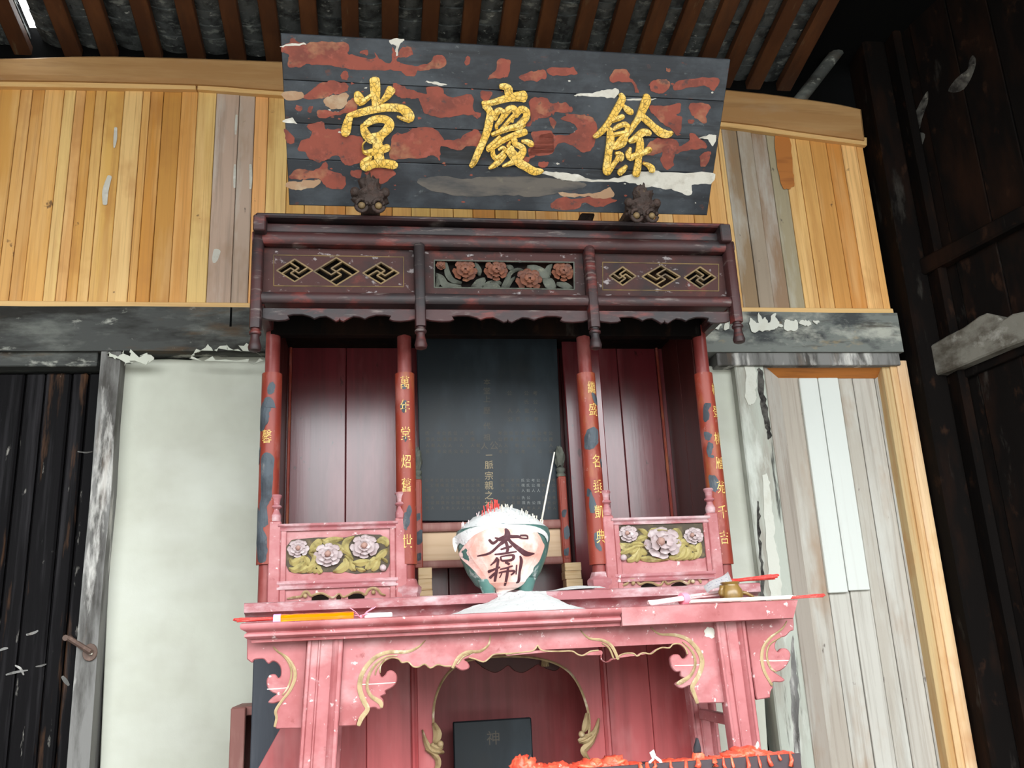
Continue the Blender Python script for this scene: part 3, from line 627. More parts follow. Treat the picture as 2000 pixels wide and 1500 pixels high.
patches = [
 (A_, PRIMER, [(105,330),(160,300),(180,265),(210,285),(280,300),(380,290),(540,290),(580,330),(580,380),(740,410),(760,365),(790,410),(870,430),(880,330),(920,370),(950,330),(1010,335),(1020,380),(960,400),(920,400),(930,440),(1060,460),(1150,430),(1170,390),(1240,390),(1245,460),(1170,480),(1060,495),(1030,530),(960,520),(900,490),(640,490),(480,465),(300,450),(240,465),(150,460),(160,390),(105,360)]),
 (A_, PRIMER, [(380,580),(460,565),(550,580),(570,630),(540,645),(450,660),(420,680),(250,690),(300,640)]),
 (A_, TANPATCH, [(400,710),(440,670),(560,650),(570,700),(540,750),(440,755)]),
 (A_, PRIMER, [(890,580),(950,600),(1000,620),(1110,650),(1120,610),(1220,610),(1240,660),(1300,680),(1430,660),(1450,770),(1500,790),(1470,825),(1430,800),(1250,820),(1120,800),(1080,750),(1060,690),(1000,690),(940,680),(890,640)]),
 (A_, PRIMER, [(575,705),(620,690),(640,740),(620,780),(500,800),(380,825),(350,790),(380,765),(480,775),(540,760)]),
 (A_, PRIMER, [(290,880),(390,850),(420,900),(520,900),(560,940),(660,960),(680,1000),(670,1060),(720,1100),(660,1130),(560,1150),(490,1080),(390,1130),(300,1110),(280,1060),(220,1050),(240,990),(300,960),(320,920)]),
 (A_, PRIMER, [(890,940),(980,920),(1060,890),(1180,900),(1240,970),(1340,970),(1400,930),(1480,910),(1500,1020),(1400,1020),(1350,1050),(1220,1020),(1210,1120),(1160,1080),(1080,1100),(900,1110),(860,1100),(870,1000)]),
 (A_, PRIMER, [(160,1240),(220,1180),(330,1190),(420,1130),(440,1190),(540,1220),(540,1310),(430,1310),(395,1262),(330,1240),(250,1250)]),
 (A_, TANPATCH, [(150,1270),(240,1262),(330,1255),(385,1262),(330,1310),(200,1320),(150,1305)]),
 (A_, PRIMER, [(700,1200),(760,1170),(890,1190),(880,1230),(800,1280),(700,1230)]),
 (A_, PRIMER, [(130,900),(200,970),(180,1005),(135,980)]), (A_, PRIMER, [(210,745),(250,740),(250,775),(215,775)]),
 (A_, PRIMER, [(530,500),(570,510),(560,550),(525,545)]), (A_, PRIMER, [(1390,400),(1420,400),(1410,450),(1385,445)]),
 (A_, PRIMER, [(1550,540),(1600,490),(1620,420),(1700,420),(1690,530),(1640,540),(1560,555)]), (A_, PRIMER, [(1770,530),(1850,500),(1940,490),(1950,540),(1880,565),(1780,560)]),
 (A_, PRIMER, [(590,1190),(660,1190),(650,1240),(600,1230)]), (A_, PRIMER, [(550,1110),(610,1110),(600,1150),(550,1150)]), (A_, PRIMER, [(300,740),(325,745),(320,780),(298,775)]),
 (A_, PRIMER, [(660,355),(710,355),(700,380),(665,380)]), (A_, PRIMER, [(1500,640),(1570,640),(1560,690),(1510,700)]),
 (A_, PRIMER, [(1840,700),(1960,690),(1990,800),(1900,830),(1860,850),(1840,800)]),
 (A_, PRIMER, [(1850,930),(1990,920),(1990,1070),(1830,1080),(1870,1010)]),
 (A_, GREYFILM, [(1060,1250),(1200,1230),(1400,1245),(1600,1230),(1960,1240),(2180,1270),(2230,1300),(2100,1330),(1900,1370),(1700,1360),(1500,1370),(1300,1360),(1100,1310)]),
 (A_, TANPATCH, [(112,640),(240,640),(250,690),(125,695)]), (A_, GESSO, [(125,835),(180,825),(215,858),(130,855)]), (A_, GESSO, [(105,322),(250,300),(270,310),(120,328)]),
 (A_, GESSO, [(865,280),(955,270),(930,310),(920,380),(905,385),(905,320),(875,310)]), (A_, GESSO, [(1110,575),(1190,570),(1260,590),(1180,592)]),
 (B_, PRIMER, [(270,700),(330,685),(430,720),(520,720),(565,760),(540,790),(450,780),(430,800),(390,785),(360,800),(320,790),(300,830),(270,880),(240,880),(275,820)]),
 (B_, TANPATCH, [(470,745),(530,730),(560,762),(520,785),(470,775)]),
 (B_, PRIMER, [(405,820),(450,840),(455,865),(430,890),(410,860)]),
 (B_, PRIMER, [(490,830),(560,800),(680,810),(730,870),(720,960),(710,1030),(630,1060),(560,1010),(470,1000),(420,1060),(330,1070),(270,1110),(260,1050),(330,960),(360,930),(460,940),(560,930),(600,900),(560,860)]),
 (B_, PRIMER, [(820,560),(850,490),(940,490),(970,550),(1000,580),(1030,640),(1000,650),(990,590),(940,570),(850,575)]),
 (B_, PRIMER, [(1100,590),(1130,560),(1230,560),(1240,620),(1180,650),(1110,630)]), (B_, PRIMER, [(1270,590),(1350,555),(1580,545),(1560,620),(1540,630),(1480,600),(1300,625)]),
 (B_, PRIMER, [(400,475),(570,475),(575,520),(410,520)]), (B_, PRIMER, [(200,540),(250,530),(240,565),(205,560)]), (B_, PRIMER, [(1215,478),(1240,480),(1238,500),(1218,498)]),
 (B_, PRIMER, [(1100,740),(1200,740),(1310,720),(1320,770),(1290,800),(1330,830),(1300,940),(1250,900),(1180,850),(1120,790)]),
 (B_, PRIMER, [(1380,730),(1440,715),(1530,740),(1500,800),(1490,860),(1430,830),(1390,790)]), (B_, PRIMER, [(1370,840),(1410,835),(1410,855),(1375,860)]),
 (B_, PRIMER, [(1110,990),(1200,960),(1290,980),(1320,1020),(1380,980),(1380,930),(1420,940),(1470,980),(1500,1000),(1500,1030),(1420,1040),(1300,1070),(1270,1100),(1270,1150),(1220,1180),(1180,1120),(1190,1060),(1130,1080),(1060,1070)]),
 (B_, PRIMER, [(1460,1080),(1530,1060),(1500,1150),(1460,1160)]), (B_, PRIMER, [(230,1090),(275,1095),(260,1130),(225,1125)]), (B_, PRIMER, [(330,1130),(400,1130),(370,1165),(335,1160)]),
 (B_, PRIMER, [(410,1430),(480,1375),(600,1390),(680,1370),(850,1385),(850,1410),(740,1445),(640,1410),(600,1460),(450,1460)]),
 (B_, TANPATCH, [(470,1330),(560,1350),(700,1350),(780,1325),(830,1310),(850,1375),(740,1385),(670,1368),(500,1372)]),
 (B_, GESSO, [(330,1200),(450,1200),(560,1210),(700,1250),(850,1245),(1080,1192),(1250,1205),(1545,1205),(1530,1280),(1400,1290),(1395,1360),(1280,1330),(1180,1310),(1050,1300),(960,1270),(700,1265),(520,1260),(430,1230)]),
 (B_, GESSO, [(590,655),(700,650),(790,630),(880,620),(860,680),(740,675),(600,670)]), (B_, GESSO, [(1410,970),(1480,950),(1550,935),(1570,970),(1540,1010),(1500,970)]),
 (B_, GESSO, [(580,920),(680,915),(670,940),(600,940)]), (B_, GESSO, [(960,690),(1140,688),(1100,698),(970,700)]),
]
for k, (cv, mt, pts) in enumerate(patches):
    plate('bared_patch', [jag([cv(*p) for p in pts], .006)], .0012+.0002*(k % 5), sg, mt, NB, h0=-.0004)
rf = random.Random(5); bmf = {0: bmesh.new(), 1: bmesh.new()}
for k in range(110):
    px, py = rf.uniform(575, 1400), rf.uniform(90, 400)
    cx_, cy_ = sgpx(px, py); r_ = rf.uniform(.002, .006)
    if not (cr[0][0]+.03 < cx_ < cr[1][0]-.03 and .02 < cy_ < .50): continue
    lp = [(cx_+r_*rf.uniform(.5, 1.9)*math.cos(a*.9), cy_+r_*rf.uniform(.4, 1.0)*math.sin(a*.9)) for a in range(7)]
    add_plate(bmf[k % 5 == 0], [lp], .0011, sg, h0=-.0002)
for q_, mt in ((0, PRIMER), (1, GESSO)):
    o = finish('paint_fleck', bmf[q_], mt, NB); o['kind'] = 'stuff'
CH = {
 '堂': (crop(650, 140, 7.5), [[(612,115,150),(622,250,150),(628,400,125),(640,520,130)], [(355,310,90),(385,390,150),(415,465,90)], [(425,455,75),(500,395,70),(565,345,60)], [(855,255,135),(800,345,110),(730,420,70),(690,460,60)],
   [(250,640,100),(215,760,130),(190,870,140),(170,915,100)], [(230,640,70),(350,610,100),(500,570,110),(680,530,120),(850,520,115),(1000,535,120),(1080,590,150),(1130,660,140),(1145,705,80)], [(1120,700,90),(1030,685,60),(945,655,30)],
   [(440,780,80),(470,880,120),(530,970,120),(580,1025,70)], [(480,770,90),(600,700,110),(740,690,110),(820,735,130),(825,800,140),(760,880,120),(680,940,120),(580,960,120)], [(640,970,100),(720,970,100)],
   [(485,1010,18),(440,1060,22),(440,1140,25),(480,1180,65),(600,1170,110),(740,1130,110),(800,1110,105),(820,1105,80)], [(645,990,130),(660,1100,150),(670,1200,150),(690,1300,140)],
   [(430,1335,80),(480,1390,125),(600,1345,115),(750,1340,115),(880,1360,125),(930,1370,80)], [(560,1240,60),(480,1300,90),(430,1335,70)]]),
 '慶': (crop(905, 155, 7.895), [[(570,105,80),(640,110,110),(690,150,130),(690,220,120)], [(300,370,80),(420,360,90),(560,320,100),(700,280,120),(850,260,150),(930,260,180)], [(335,400,110),(410,500,110),(395,650,125),(360,800,115),(300,960,105),(230,1110,105),(160,1270,90),(110,1335,60)],
   [(470,600,90),(520,490,95),(580,475,80),(620,540,85),(560,640,75),(510,700,55),(505,755,45)], [(620,560,90),(700,460,105),(780,455,105),(800,530,85),(730,600,65),(640,700,55),(570,775,50)], [(800,560,75),(880,460,105),(960,490,115),(965,570,105),(910,650,105),(840,690,75)], [(760,560,50),(745,650,45)],
   [(440,850,60),(560,800,80),(700,750,90),(850,720,100),(920,685,95)], [(955,800,100),(860,830,110),(720,880,90),(600,940,85),(480,1020,85),(370,1085,70)], [(560,880,55),(470,970,65),(380,1055,75)], [(900,950,45),(980,960,85),(1035,990,100),(1060,1005,70)],
   [(450,1060,55),(455,1160,75),(510,1210,80),(590,1150,60),(635,1080,65),(600,1045,50),(540,1080,35)], [(780,930,100),(800,990,90),(895,1040,95),(915,1110,105),(840,1210,120),(740,1280,80),(605,1335,35)], [(720,960,35),(680,1030,50)], [(700,1080,130),(780,1180,150),(860,1280,140),(960,1340,125),(1080,1410,120),(1175,1410,85),(1220,1402,40)], [(640,1165,55),(560,1250,85),(470,1320,75),(395,1368,35)], [(745,1040,80),(705,1110,110)]]),
 '餘': (crop(1145, 175, 8.333), [[(555,75,70),(580,140,110),(520,270,115),(430,420,105),(340,560,95),(240,680,95),(150,750,75),(118,765,50)], [(600,260,55),(650,310,100),(710,360,110),(730,380,75)], [(410,505,60),(470,480,80),(560,445,85),(595,425,65)],
   [(370,630,80),(385,750,120),(380,880,125),(360,1000,115),(345,1120,115),(325,1250,120),(330,1330,125),(355,1360,65)], [(430,650,45),(520,590,75),(620,560,85),(665,600,85),(650,680,85),(570,790,90),(480,900,85),(430,955,55)], [(450,730,75),(560,705,65),(640,685,60)], [(640,740,75),(600,850,100),(560,905,75),(460,950,55)],
   [(970,90,90),(970,170,145),(910,320,125),(850,450,105),(770,570,85),(690,690,75),(610,795,55)], [(900,430,110),(980,500,115),(1080,590,115),(1200,690,140),(1310,720,120),(1390,695,55)], [(350,1355,75),(420,1240,75),(500,1130,75),(540,1060,110),(560,1095,105),(550,1140,70)], [(475,1035,55),(540,1035,80)],
   [(690,840,60),(760,810,100),(850,740,115),(920,690,115),(1000,700,105),(1020,730,60)], [(860,800,110),(870,900,120),(850,1020,115),(840,1150,105),(825,1280,115),(800,1380,120)], [(715,945,35),(680,1040,95),(710,1105,100),(800,1060,85),(900,1030,85),(1000,980,95),(1030,955,80)],
   [(650,1240,45),(590,1305,85),(540,1345,85),(555,1380,50)], [(920,1200,35),(990,1220,75),(1050,1270,110),(1060,1320,95)]]),
}
for chn, (cv, sts) in CH.items():
    bm = bmesh.new(); conv = chain(cv, sgpx)
    for i, st in enumerate(sts): add_stroke(bm, st, conv, sg, .013+.0006*(i % 4), .001, .70, 4, .001)
    finish('gold_character', bm, GOLD, NB, smooth='auto')

# carved supports under the board
def support(px, py, label):
    YH = -1.0; c = at(px, py, YH)
    o = empty('carved_support', (c.x, -.5, 2.77), label, 'bracket')
    box('support_arm', c.x-.036, c.x+.036, YH+.02, .0, 2.772, 2.812, HEADWOOD, o, .008)
    def P(dx, dy, h): return Vector((c.x+dx, YH-h-max(0, dy)*.8, c.z+dy))
    t = bmesh.new(); bmesh.ops.create_icosphere(t, subdivisions=4, radius=1)
    for v in t.verts:
        n = v.co.normalized(); k = 1+.26*noise.noise(n*3.3+Vector((px, 0, 0)))+.16*noise.noise(n*7); zz = n.z
        wd = .060*(1-.62*max(0, zz)**1.2); hh = .066 if zz > 0 else .046
        if zz > .05: wd *= 1+.30*math.cos(9*zz)
        v.co = P(n.x*wd*k, .005+zz*hh*k, -n.y*.040*k)
    bm = bmesh.new(); merge(bm, t); finish('carved_head', bm, HEADWOOD, o, smooth=True)
    for sx in (-1, 1):
        q = P(sx*.030, -.036, .034)
        ring = [q+Vector((math.cos(a)*.021, 0, math.sin(a)*.024)) for a in [2*math.pi*i/14*.9+1.2 for i in range(15)]]
        bm = bmesh.new(); add_tube(bm, ring, .007, 7); finish('scroll_curl', bm, HEADWOOD, o, smooth=True)
        bm = bmesh.new(); bmesh.ops.create_icosphere(bm, subdivisions=2, radius=.0135, matrix=Matrix.Translation(q+Vector((0, .004, 0))))
        finish('scroll_boss', bm, FRETGOLD, o, smooth=True)
        q = P(sx*.054, .020, .012); bm = bmesh.new(); bmesh.ops.create_icosphere(bm, subdivisions=2, radius=.018, matrix=Matrix.Translation(q)); finish('side_curl', bm, HEADWOOD, o, smooth=True)
support(723, 392, 'dark carved support below the leftmost gold character of the name board')
support(1252, 412, 'dark carved support below the rightmost gold character of the name board')

q0, q1 = at(558, 424, -.78), at(602, 412, -.78)
tag(box('wooden_wedge', q0.x, q1.x, -.80, -.72, 2.767, 2.767+.035, HEADWOOD, None, .004), 'small dark wooden wedge on the canopy top under the left end of the name board', 'wedge')
q0 = X(1128, 428, -.70)
tag(box('wooden_prop', q0-.035, q0+.025, -.74, -.66, 2.767, 2.86, HEADWOOD, None, .006, f=lambda a, b, c: Vector((a+(c-2.767)*.35, b-(c-2.767)*.4, c))), 'short dark wooden prop on the canopy behind the right half of the name board', 'prop')
# ================================================================== SHRINE standing on the base cabinet
SHX = .480
SH = empty('ancestral_shrine', (SHX, -.40, 1.30), 'tall maroon ancestral shrine with four columns and a dark carved canopy', 'shrine')
LZ = 1.366                                              # top of its base ledge
YCo = -.55                                              # column line
YF = -.85                                               # canopy front
# base ledge with a moulded front edge
lx0 = X(478, 1178, -.77); lx1 = X(1482, 1145, -.77)
prof = [(-.10, 1.302), (-.735, 1.302), (-.742, 1.318), (-.760, 1.328), (-.782, 1.334), (-.785, LZ-.004), (-.779, LZ), (-.10, LZ)]
rail_x('base_ledge', lx0, lx1, prof, PINKDUST, SH)
# back boards
ZT = 2.50
bx = [-.40]+[X(p, 900, -.12) for p in (565, 675, 793)] + [.30, .62, .84] + [X(1222, 900, -.12), X(1300, 900, -.12), 1.345]
for a, b in zip(bx, bx[1:]):
    box('back_board', a+.001, b-.001, -.12+random.uniform(-.002, .002), -.09, LZ, ZT+.2, MAROON, SH, .003)
for p in (563, 1303):
    xx = X(p, 900, -.13); box('corner_bead', xx-.006, xx+.006, -.134, -.12, LZ, ZT, REDLAC, SH, .003)
for x0_, x1_ in ((-.405, -.385), (1.333, 1.353)):
    for ya, yb in ((-.52, -.33), (-.33, -.12)):
        box('side_board', x0_, x1_, ya+.001, yb-.001, LZ, ZT+.2, DARKMAROON, SH, .003)
# maroon posts beside the middle bay
for pa, pb, yy, mt in ((1112, 1150, -.22, MAROON), (1165, 1186, -.40, MAROON)):
    box('inner_post', X(pa, 900, yy), X(pb, 900, yy), yy, yy+.05, LZ, ZT, mt, SH, .004)
# canopy: roof, ceiling, rails
cx0, cx1 = X(502, 583, YF), X(1432, 600, YF)
za = lambda y: Z(818, y, YF)
px1, px2 = X(820, 590, YF), X(1155, 590, YF)
box('canopy_roof', cx0-.01, cx1-.01, -.90, -.08, za(446)+.010, za(433), CANOPY, SH, .006)
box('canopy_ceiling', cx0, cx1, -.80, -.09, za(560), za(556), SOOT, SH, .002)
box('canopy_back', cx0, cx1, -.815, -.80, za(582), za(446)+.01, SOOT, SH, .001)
def rounded(zlo, zhi, yb, yf, k=.35):
    r = (zhi-zlo)*k
    return [(yb, zlo), (yf+r*.6, zlo), (yf+r*.2, zlo+r*.35), (yf, zlo+r), (yf, zhi-r), (yf+r*.2, zhi-r*.35), (yf+r*.6, zhi), (yb, zhi)]
rail_x('canopy_rail', cx0-.012, cx1, rounded(za(463), za(447.5), -.80, -.872, .12), CANOPY, SH)
rail_x('canopy_rail', cx0-.02, cx1+.02, rounded(za(487), za(465), -.80, -.888, .36), CANOPY, SH)
rail_x('canopy_rail', cx0-.0, cx1+.0, rounded(za(598), za(578), -.80, -.884, .36), CANOPY, SH)
bm = bmesh.new(); q = at(508, 440, -.905); add_box(bm, q.x-.022, q.x+.022, -.93, -.84, q.z-.030, q.z+.032, .004); finish('corner_block', bm, CANOPY, SH)
q = at(1416, 460, -.90); bm = bmesh.new(); add_box(bm, q.x-.022, q.x+.022, -.915, -.84, q.z-.03, q.z+.045, .004); finish('corner_block', bm, CANOPY, SH)
for xa, xb in ((cx0-.012, cx0+.03), (cx1-.03, cx1+.012)):
    box('canopy_side_rail', xa, xb, -.86, -.08, za(600), za(578), CANOPY, SH, .006)
    box('canopy_side_rail', xa, xb, -.86, -.08, za(487), za(447), CANOPY, SH, .006)
    box('canopy_side_panel', xa+.012, xb-.012, -.84, -.08, za(578), za(487), CANOPYPANEL, SH, .002)
# hanging posts with bud ends
for xx, ztop, zb in ((cx0, za(466), za(690)), (px1, za(480), za(685)), (px2, za(480), za(685)), (cx1, za(466), za(672))):
    hw = .020; bm = bmesh.new()
    zk = zb+.085
    prof = [(-hw*.8, -hw), (-hw, -hw*.7), (-hw, hw), (hw, hw), (hw, -hw*.7), (hw*.8, -hw), (0, -hw*1.25)]
    add_prism(bm, prof, [lambda a, b: Vector((xx+a, -.868+b, zk)), lambda a, b: Vector((xx+a, -.868+b, ztop-.01)), lambda a, b: Vector((xx+a*.25, -.866+b*.6, ztop+.012))])
    hp = finish('hanging_post', bm, CANOPY, SH, smooth='auto')
    bm = bmesh.new()
    add_lathe(bm, xx, -.868, [(.012, zb), (.021, zb+.004), (.024, zb+.016), (.020, zb+.030), (.0155, zb+.052), (.0165, zb+.060), (.022, zb+.064), (.022, zb+.072), (.016, zb+.078), (.018, zb+.088)], 16)
    finish('post_bud', bm, CANOPY, hp, smooth='auto')
# carved panels between the posts
def diamond_panel(x0, x1, z0, z1, ipx, dia, fl):
    """panel with pierced key-fret lozenges; dia: (px,py,half w px,half h px,chirality)"""
    Yp = -.838
    cv = px_front(Yp)
    outer = [(x0, z0), (x1, z0), (x1, z1), (x0, z1)]
    holes = []
    for (cx, cy, hw, hh, ch) in dia:
        holes.append([cv(cx-hw, cy), cv(cx, cy+hh), cv(cx+hw, cy), cv(cx, cy-hh)])
    o = plate('carved_panel', [outer]+holes, .016, front(Yp+.008), CANOPYPANEL, SH, bev=.001)
    (ia, ib, ic, id_) = ipx
    bm = bmesh.new()
    fr = [(ia, ib), (ic, ib+4), (ic, id_+2), (ia, id_)]
    for k in range(4):
        a = fr[k]; b = fr[(k+1) % 4]; add_stroke(bm, [(a[0], a[1], 1.9), ((a[0]+b[0])/2, (a[1]+b[1])/2, 1.9), (b[0], b[1], 1.9)], cv, front(Yp-.008), .004, -.001, .6, 1)
    finish('border_bead', bm, FRETGOLD, o)
    for (cx, cy, hw, hh, ch) in dia:
        bm = bmesh.new()
        def sq(a, b): return (cx+(a*ch+b)*hw/2, cy+(a*ch-b)*hh/2)
        for k in range(4):
            def rt(a, b):
                for _ in range(k): a, b = -b, a
                return sq(a, b)
            pts = [rt(0, 0), rt(.45, 0), rt(.45, 1)] if True else []
            for p, q in zip(pts, pts[1:]):
                add_stroke(bm, [(p[0], p[1], 2.7), ((p[0]+q[0])/2, (p[1]+q[1])/2, 2.7), (q[0], q[1], 2.7)], cv, front(Yp-.008), .0025, -.001, .8, 1, .012)
            p, q = rt(1, -1), rt(1, 1)
            add_stroke(bm, [(p[0], p[1], 2.7), ((p[0]+q[0])/2, (p[1]+q[1])/2, 2.7), (q[0], q[1], 2.7)], cv, front(Yp-.008), .003, -.001, .8, 1, .012)
        finish('key_fret', bm, FRETGOLD, o)
zp0, zp1 = za(577), za(488)
diamond_panel(cx0+.015, px1-.02, zp0, zp1, (535, 500, 788, 560), [(576, 530, 35, 22, 1), (657, 532, 44, 27, -1), (744, 535, 35, 21, 1)], 0)
diamond_panel(px2+.02, cx1-.015, zp0, zp1, (1176, 514, 1402, 568), [(1215, 541, 26, 18, -1), (1290, 542, 37, 22, -1), (1366, 544, 31, 21, 1)], 0)
# valances
def valance(xpa, xpb, pts):
    a, b = xpa, xpb; z0 = za(604)
    lp = [(a, z0)]+[(a+(b-a)*u, za(604+dv)) for u, dv in pts]+[(b, z0)]
    plate('valance', [lp], .014, front(-.838), CANOPY, SH, bev=.002)
vp = [(0, 19), (.03, 22), (.10, 24), (.15, 23), (.175, 20), (.165, 14), (.20, 12), (.26, 12), (.31, 16), (.335, 20), (.37, 16), (.41, 15), (.44, 19), (.475, 25), (.495, 23), (.50, 20), (.505, 23), (.525, 25), (.56, 19), (.59, 15), (.63, 16), (.665, 20), (.69, 16), (.74, 12), (.80, 12), (.835, 14), (.825, 20), (.85, 23), (.90, 24), (.97, 22), (1, 19)]
valance(cx0+.02, px1-.018, vp); valance(px1+.018, px2-.018, vp); valance(px2+.018, cx1-.02, vp)
# lintel over the columns (dark, deep under the canopy)
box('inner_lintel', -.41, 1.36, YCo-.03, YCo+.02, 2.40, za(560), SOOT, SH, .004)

# --- columns
def flower_bm(cx, cz, Y, r, seed=0, tilt=0.0, sq=1.0, rings=((1.12, 8, .40), (.80, 6, .38), (.46, 4, .30))):
    rnd = random.Random(seed); bm = bmesh.new()
    for ri, (rad, n, ps) in enumerate(rings):
        for k in range(n):
            a = 2*math.pi*(k+.5*ri)/n + rnd.uniform(-.12, .12)
            L_ = r*ps*1.25; Wd = r*ps*rnd.uniform(.95, 1.15); base_r = r*rad-L_*.95
            G = []
            for i in range(5):
                s = i/4
                row = []
                for j in range(5):
                    q = -1+j/2
                    wloc = Wd*math.sqrt(max(0, 1-(max(0, s-.35)/.66)**2))*(.55+.45*min(1, s*1.6))
                    rr = base_r+L_*s; tt = q*wloc
                    h = .004+ri*.24*r+r*.16*(s**1.3)-r*.10*(1-q*q)*s+r*.03+.11*r*(k % 2)
                    u = math.cos(a)*rr-math.sin(a)*tt; v = math.sin(a)*rr+math.cos(a)*tt
                    row.append(bm.verts.new(Vector((cx+u, Y-h, cz+v*sq))))
                G.append(row)
            for i in range(4):
                for j in range(4): bm.faces.new((G[i][j], G[i][j+1], G[i+1][j+1], G[i+1][j]))
    return bm
def flower(name, px, py, rpx, Y, parent, seed, mt=None, heart=None, sq=.82):
    p = at(px, py, Y); r = (at(px+rpx, py, Y).x-p.x)
    o = finish(name, flower_bm(p.x, p.z, Y, r, seed, sq=sq), mt or PETAL, parent, smooth=True, recalc=True)
    return o
def heart(px, py, rpx, Y, parent, mt=None):
    p = at(px, py, Y); r = at(px+rpx, py, Y).x-p.x
    bm = bmesh.new(); bmesh.ops.create_icosphere(bm, subdivisions=2, radius=r, matrix=Matrix.Translation(p)@Matrix.Diagonal((1, .9, 1, 1)))
    for v in bm.verts: v.co += (v.co-p)*.25*noise.noise(v.co*160)
    finish('flower_heart', bm, mt or STAMEN, parent, smooth=True)
def leaf(px, Y, parent, cv=None, mt=None, H=.012, h0=0.0):
    """leaf along a centreline of photo pixels with widths, domed, with a sunk midrib"""
    stroke('leaf', px, cv or px_front(Y), front(Y), H, mt or LEAF, parent, h0, .35, 3)

COLS = [(528, 1165, 520, 'left outer'), (797, 1155, 790, 'left inner'), (1174, 1140, 1149, 'right inner'), (1412, 1130, 1387, 'right outer')]
texts = {1: [('萬', 748), ('年', 794), ('堂', 847), ('炤', 902), ('舊', 948), ('世', 1057)], 2: [('繼', 757), ('盛', 800), ('名', 901), ('垂', 950), ('凱', 1000), ('典', 1048)],
         3: [('棋', 760), ('登', 804), ('桃', 857), ('雁', 905), ('苑', 952), ('千', 1000), ('吉', 1050)], 0: [('馨', 853)]}
bare = {0: [[(527, 752), (534, 748), (537, 768), (522, 770)], [(506, 800), (520, 778), (532, 780), (538, 796), (530, 800), (524, 822), (514, 840), (507, 836)], [(512, 890), (534, 892), (533, 935), (530, 975), (522, 990), (524, 1025), (506, 1025), (510, 960)], [(503, 990), (515, 1030), (522, 1060), (520, 1095), (504, 1096), (501, 1050)], [(502, 880), (508, 872), (507, 900), (501, 905)]],
        1: [[(797, 988), (804, 998), (800, 1018), (795, 1035), (789, 1032), (788, 1008), (793, 1000)], [(786, 752), (792, 755), (791, 762), (786, 760)], [(784, 788), (793, 783), (792, 806), (785, 802)], [(789, 852), (794, 855), (792, 864), (788, 860)]],
        2: [[(1155, 768), (1166, 775), (1168, 790), (1160, 786)], [(1148, 840), (1166, 838), (1168, 864), (1152, 878), (1142, 870)], [(1172, 896), (1178, 905), (1174, 910)], [(1153, 960), (1163, 985), (1160, 1002), (1152, 995)], [(1160, 1043), (1172, 1045), (1170, 1062), (1176, 1072), (1166, 1075)], [(1148, 955), (1154, 958), (1152, 970), (1148, 968)]],
        3: [[(1374, 790), (1388, 790), (1383, 802), (1382, 822), (1376, 820)], [(1378, 842), (1388, 848), (1386, 860), (1379, 858)], [(1382, 865), (1392, 868), (1388, 888), (1394, 894), (1384, 893)], [(1386, 925), (1402, 940), (1402, 955), (1394, 960), (1388, 950)]]}
for ci, (bxp, byp, txp, nm) in enumerate(COLS):
    cx = (X(bxp, byp, YCo-.03)+X(txp, 720, YCo-.03))/2
    r = .029; rw = .0385
    zt, zb = Z(txp, 726, YCo-.035), Z(bxp, 1102, YCo-.035)
    bm = bmesh.new(); add_lathe(bm, cx, YCo, [(r, LZ), (r, 1.9), (r*.97, 2.45)], 24)
    co = finish('column', bm, COLRED if ci else COLRED, SH, smooth='auto')
    bm = bmesh.new(); add_lathe(bm, cx, YCo, [(rw-.006, zb), (rw, zb+.001), (rw, (zb+zt)/2), (rw, zt-.001), (rw-.006, zt)], 22, math.radians(170), math.radians(370))
    finish('couplet_board', bm, REDLAC, co, smooth='auto')
    if ci in (1, 2):
        bm = bmesh.new(); add_lathe(bm, cx, YCo, [(.046, LZ), (.046, LZ+.02), (.052, LZ+.03), (.052, LZ+.045), (.040, LZ+.056), (.033, LZ+.075)], 8); finish('column_base', bm, PINKDUST, co, smooth='auto')
    def wrap(u, v, h, cx=cx): return Vector((cx+(rw+h)*math.sin(max(-1.55, min(1.55, u/rw))), YCo-(rw+h)*math.cos(max(-1.55, min(1.55, u/rw))), v))
    def inv(px, py, cx=cx):
        p = at(px, py, YCo-.03); s = max(-.98, min(.98, (p.x-cx)/rw)); return rw*math.asin(s), p.z
    for chh, py in texts[ci]:
        pxm = bxp+(txp-bxp)*(1-(py-720)/(byp-720)); off = {0: -1, 1: 0, 2: 4, 3: 6}[ci]
        u, v = inv(pxm+off, py)
        bm = bmesh.new(); add_glyph(bm, chh, u, v, .052, wrap, .0018, .70); finish('gilt_character', bm, COUPLETGOLD, co)
    for lp in bare[ci]:
        q = jag([inv(*p) for p in lp], .006)
        plate('bared_patch', [q], .0008, wrap, SLATE, co, sub=3, h0=.0004)

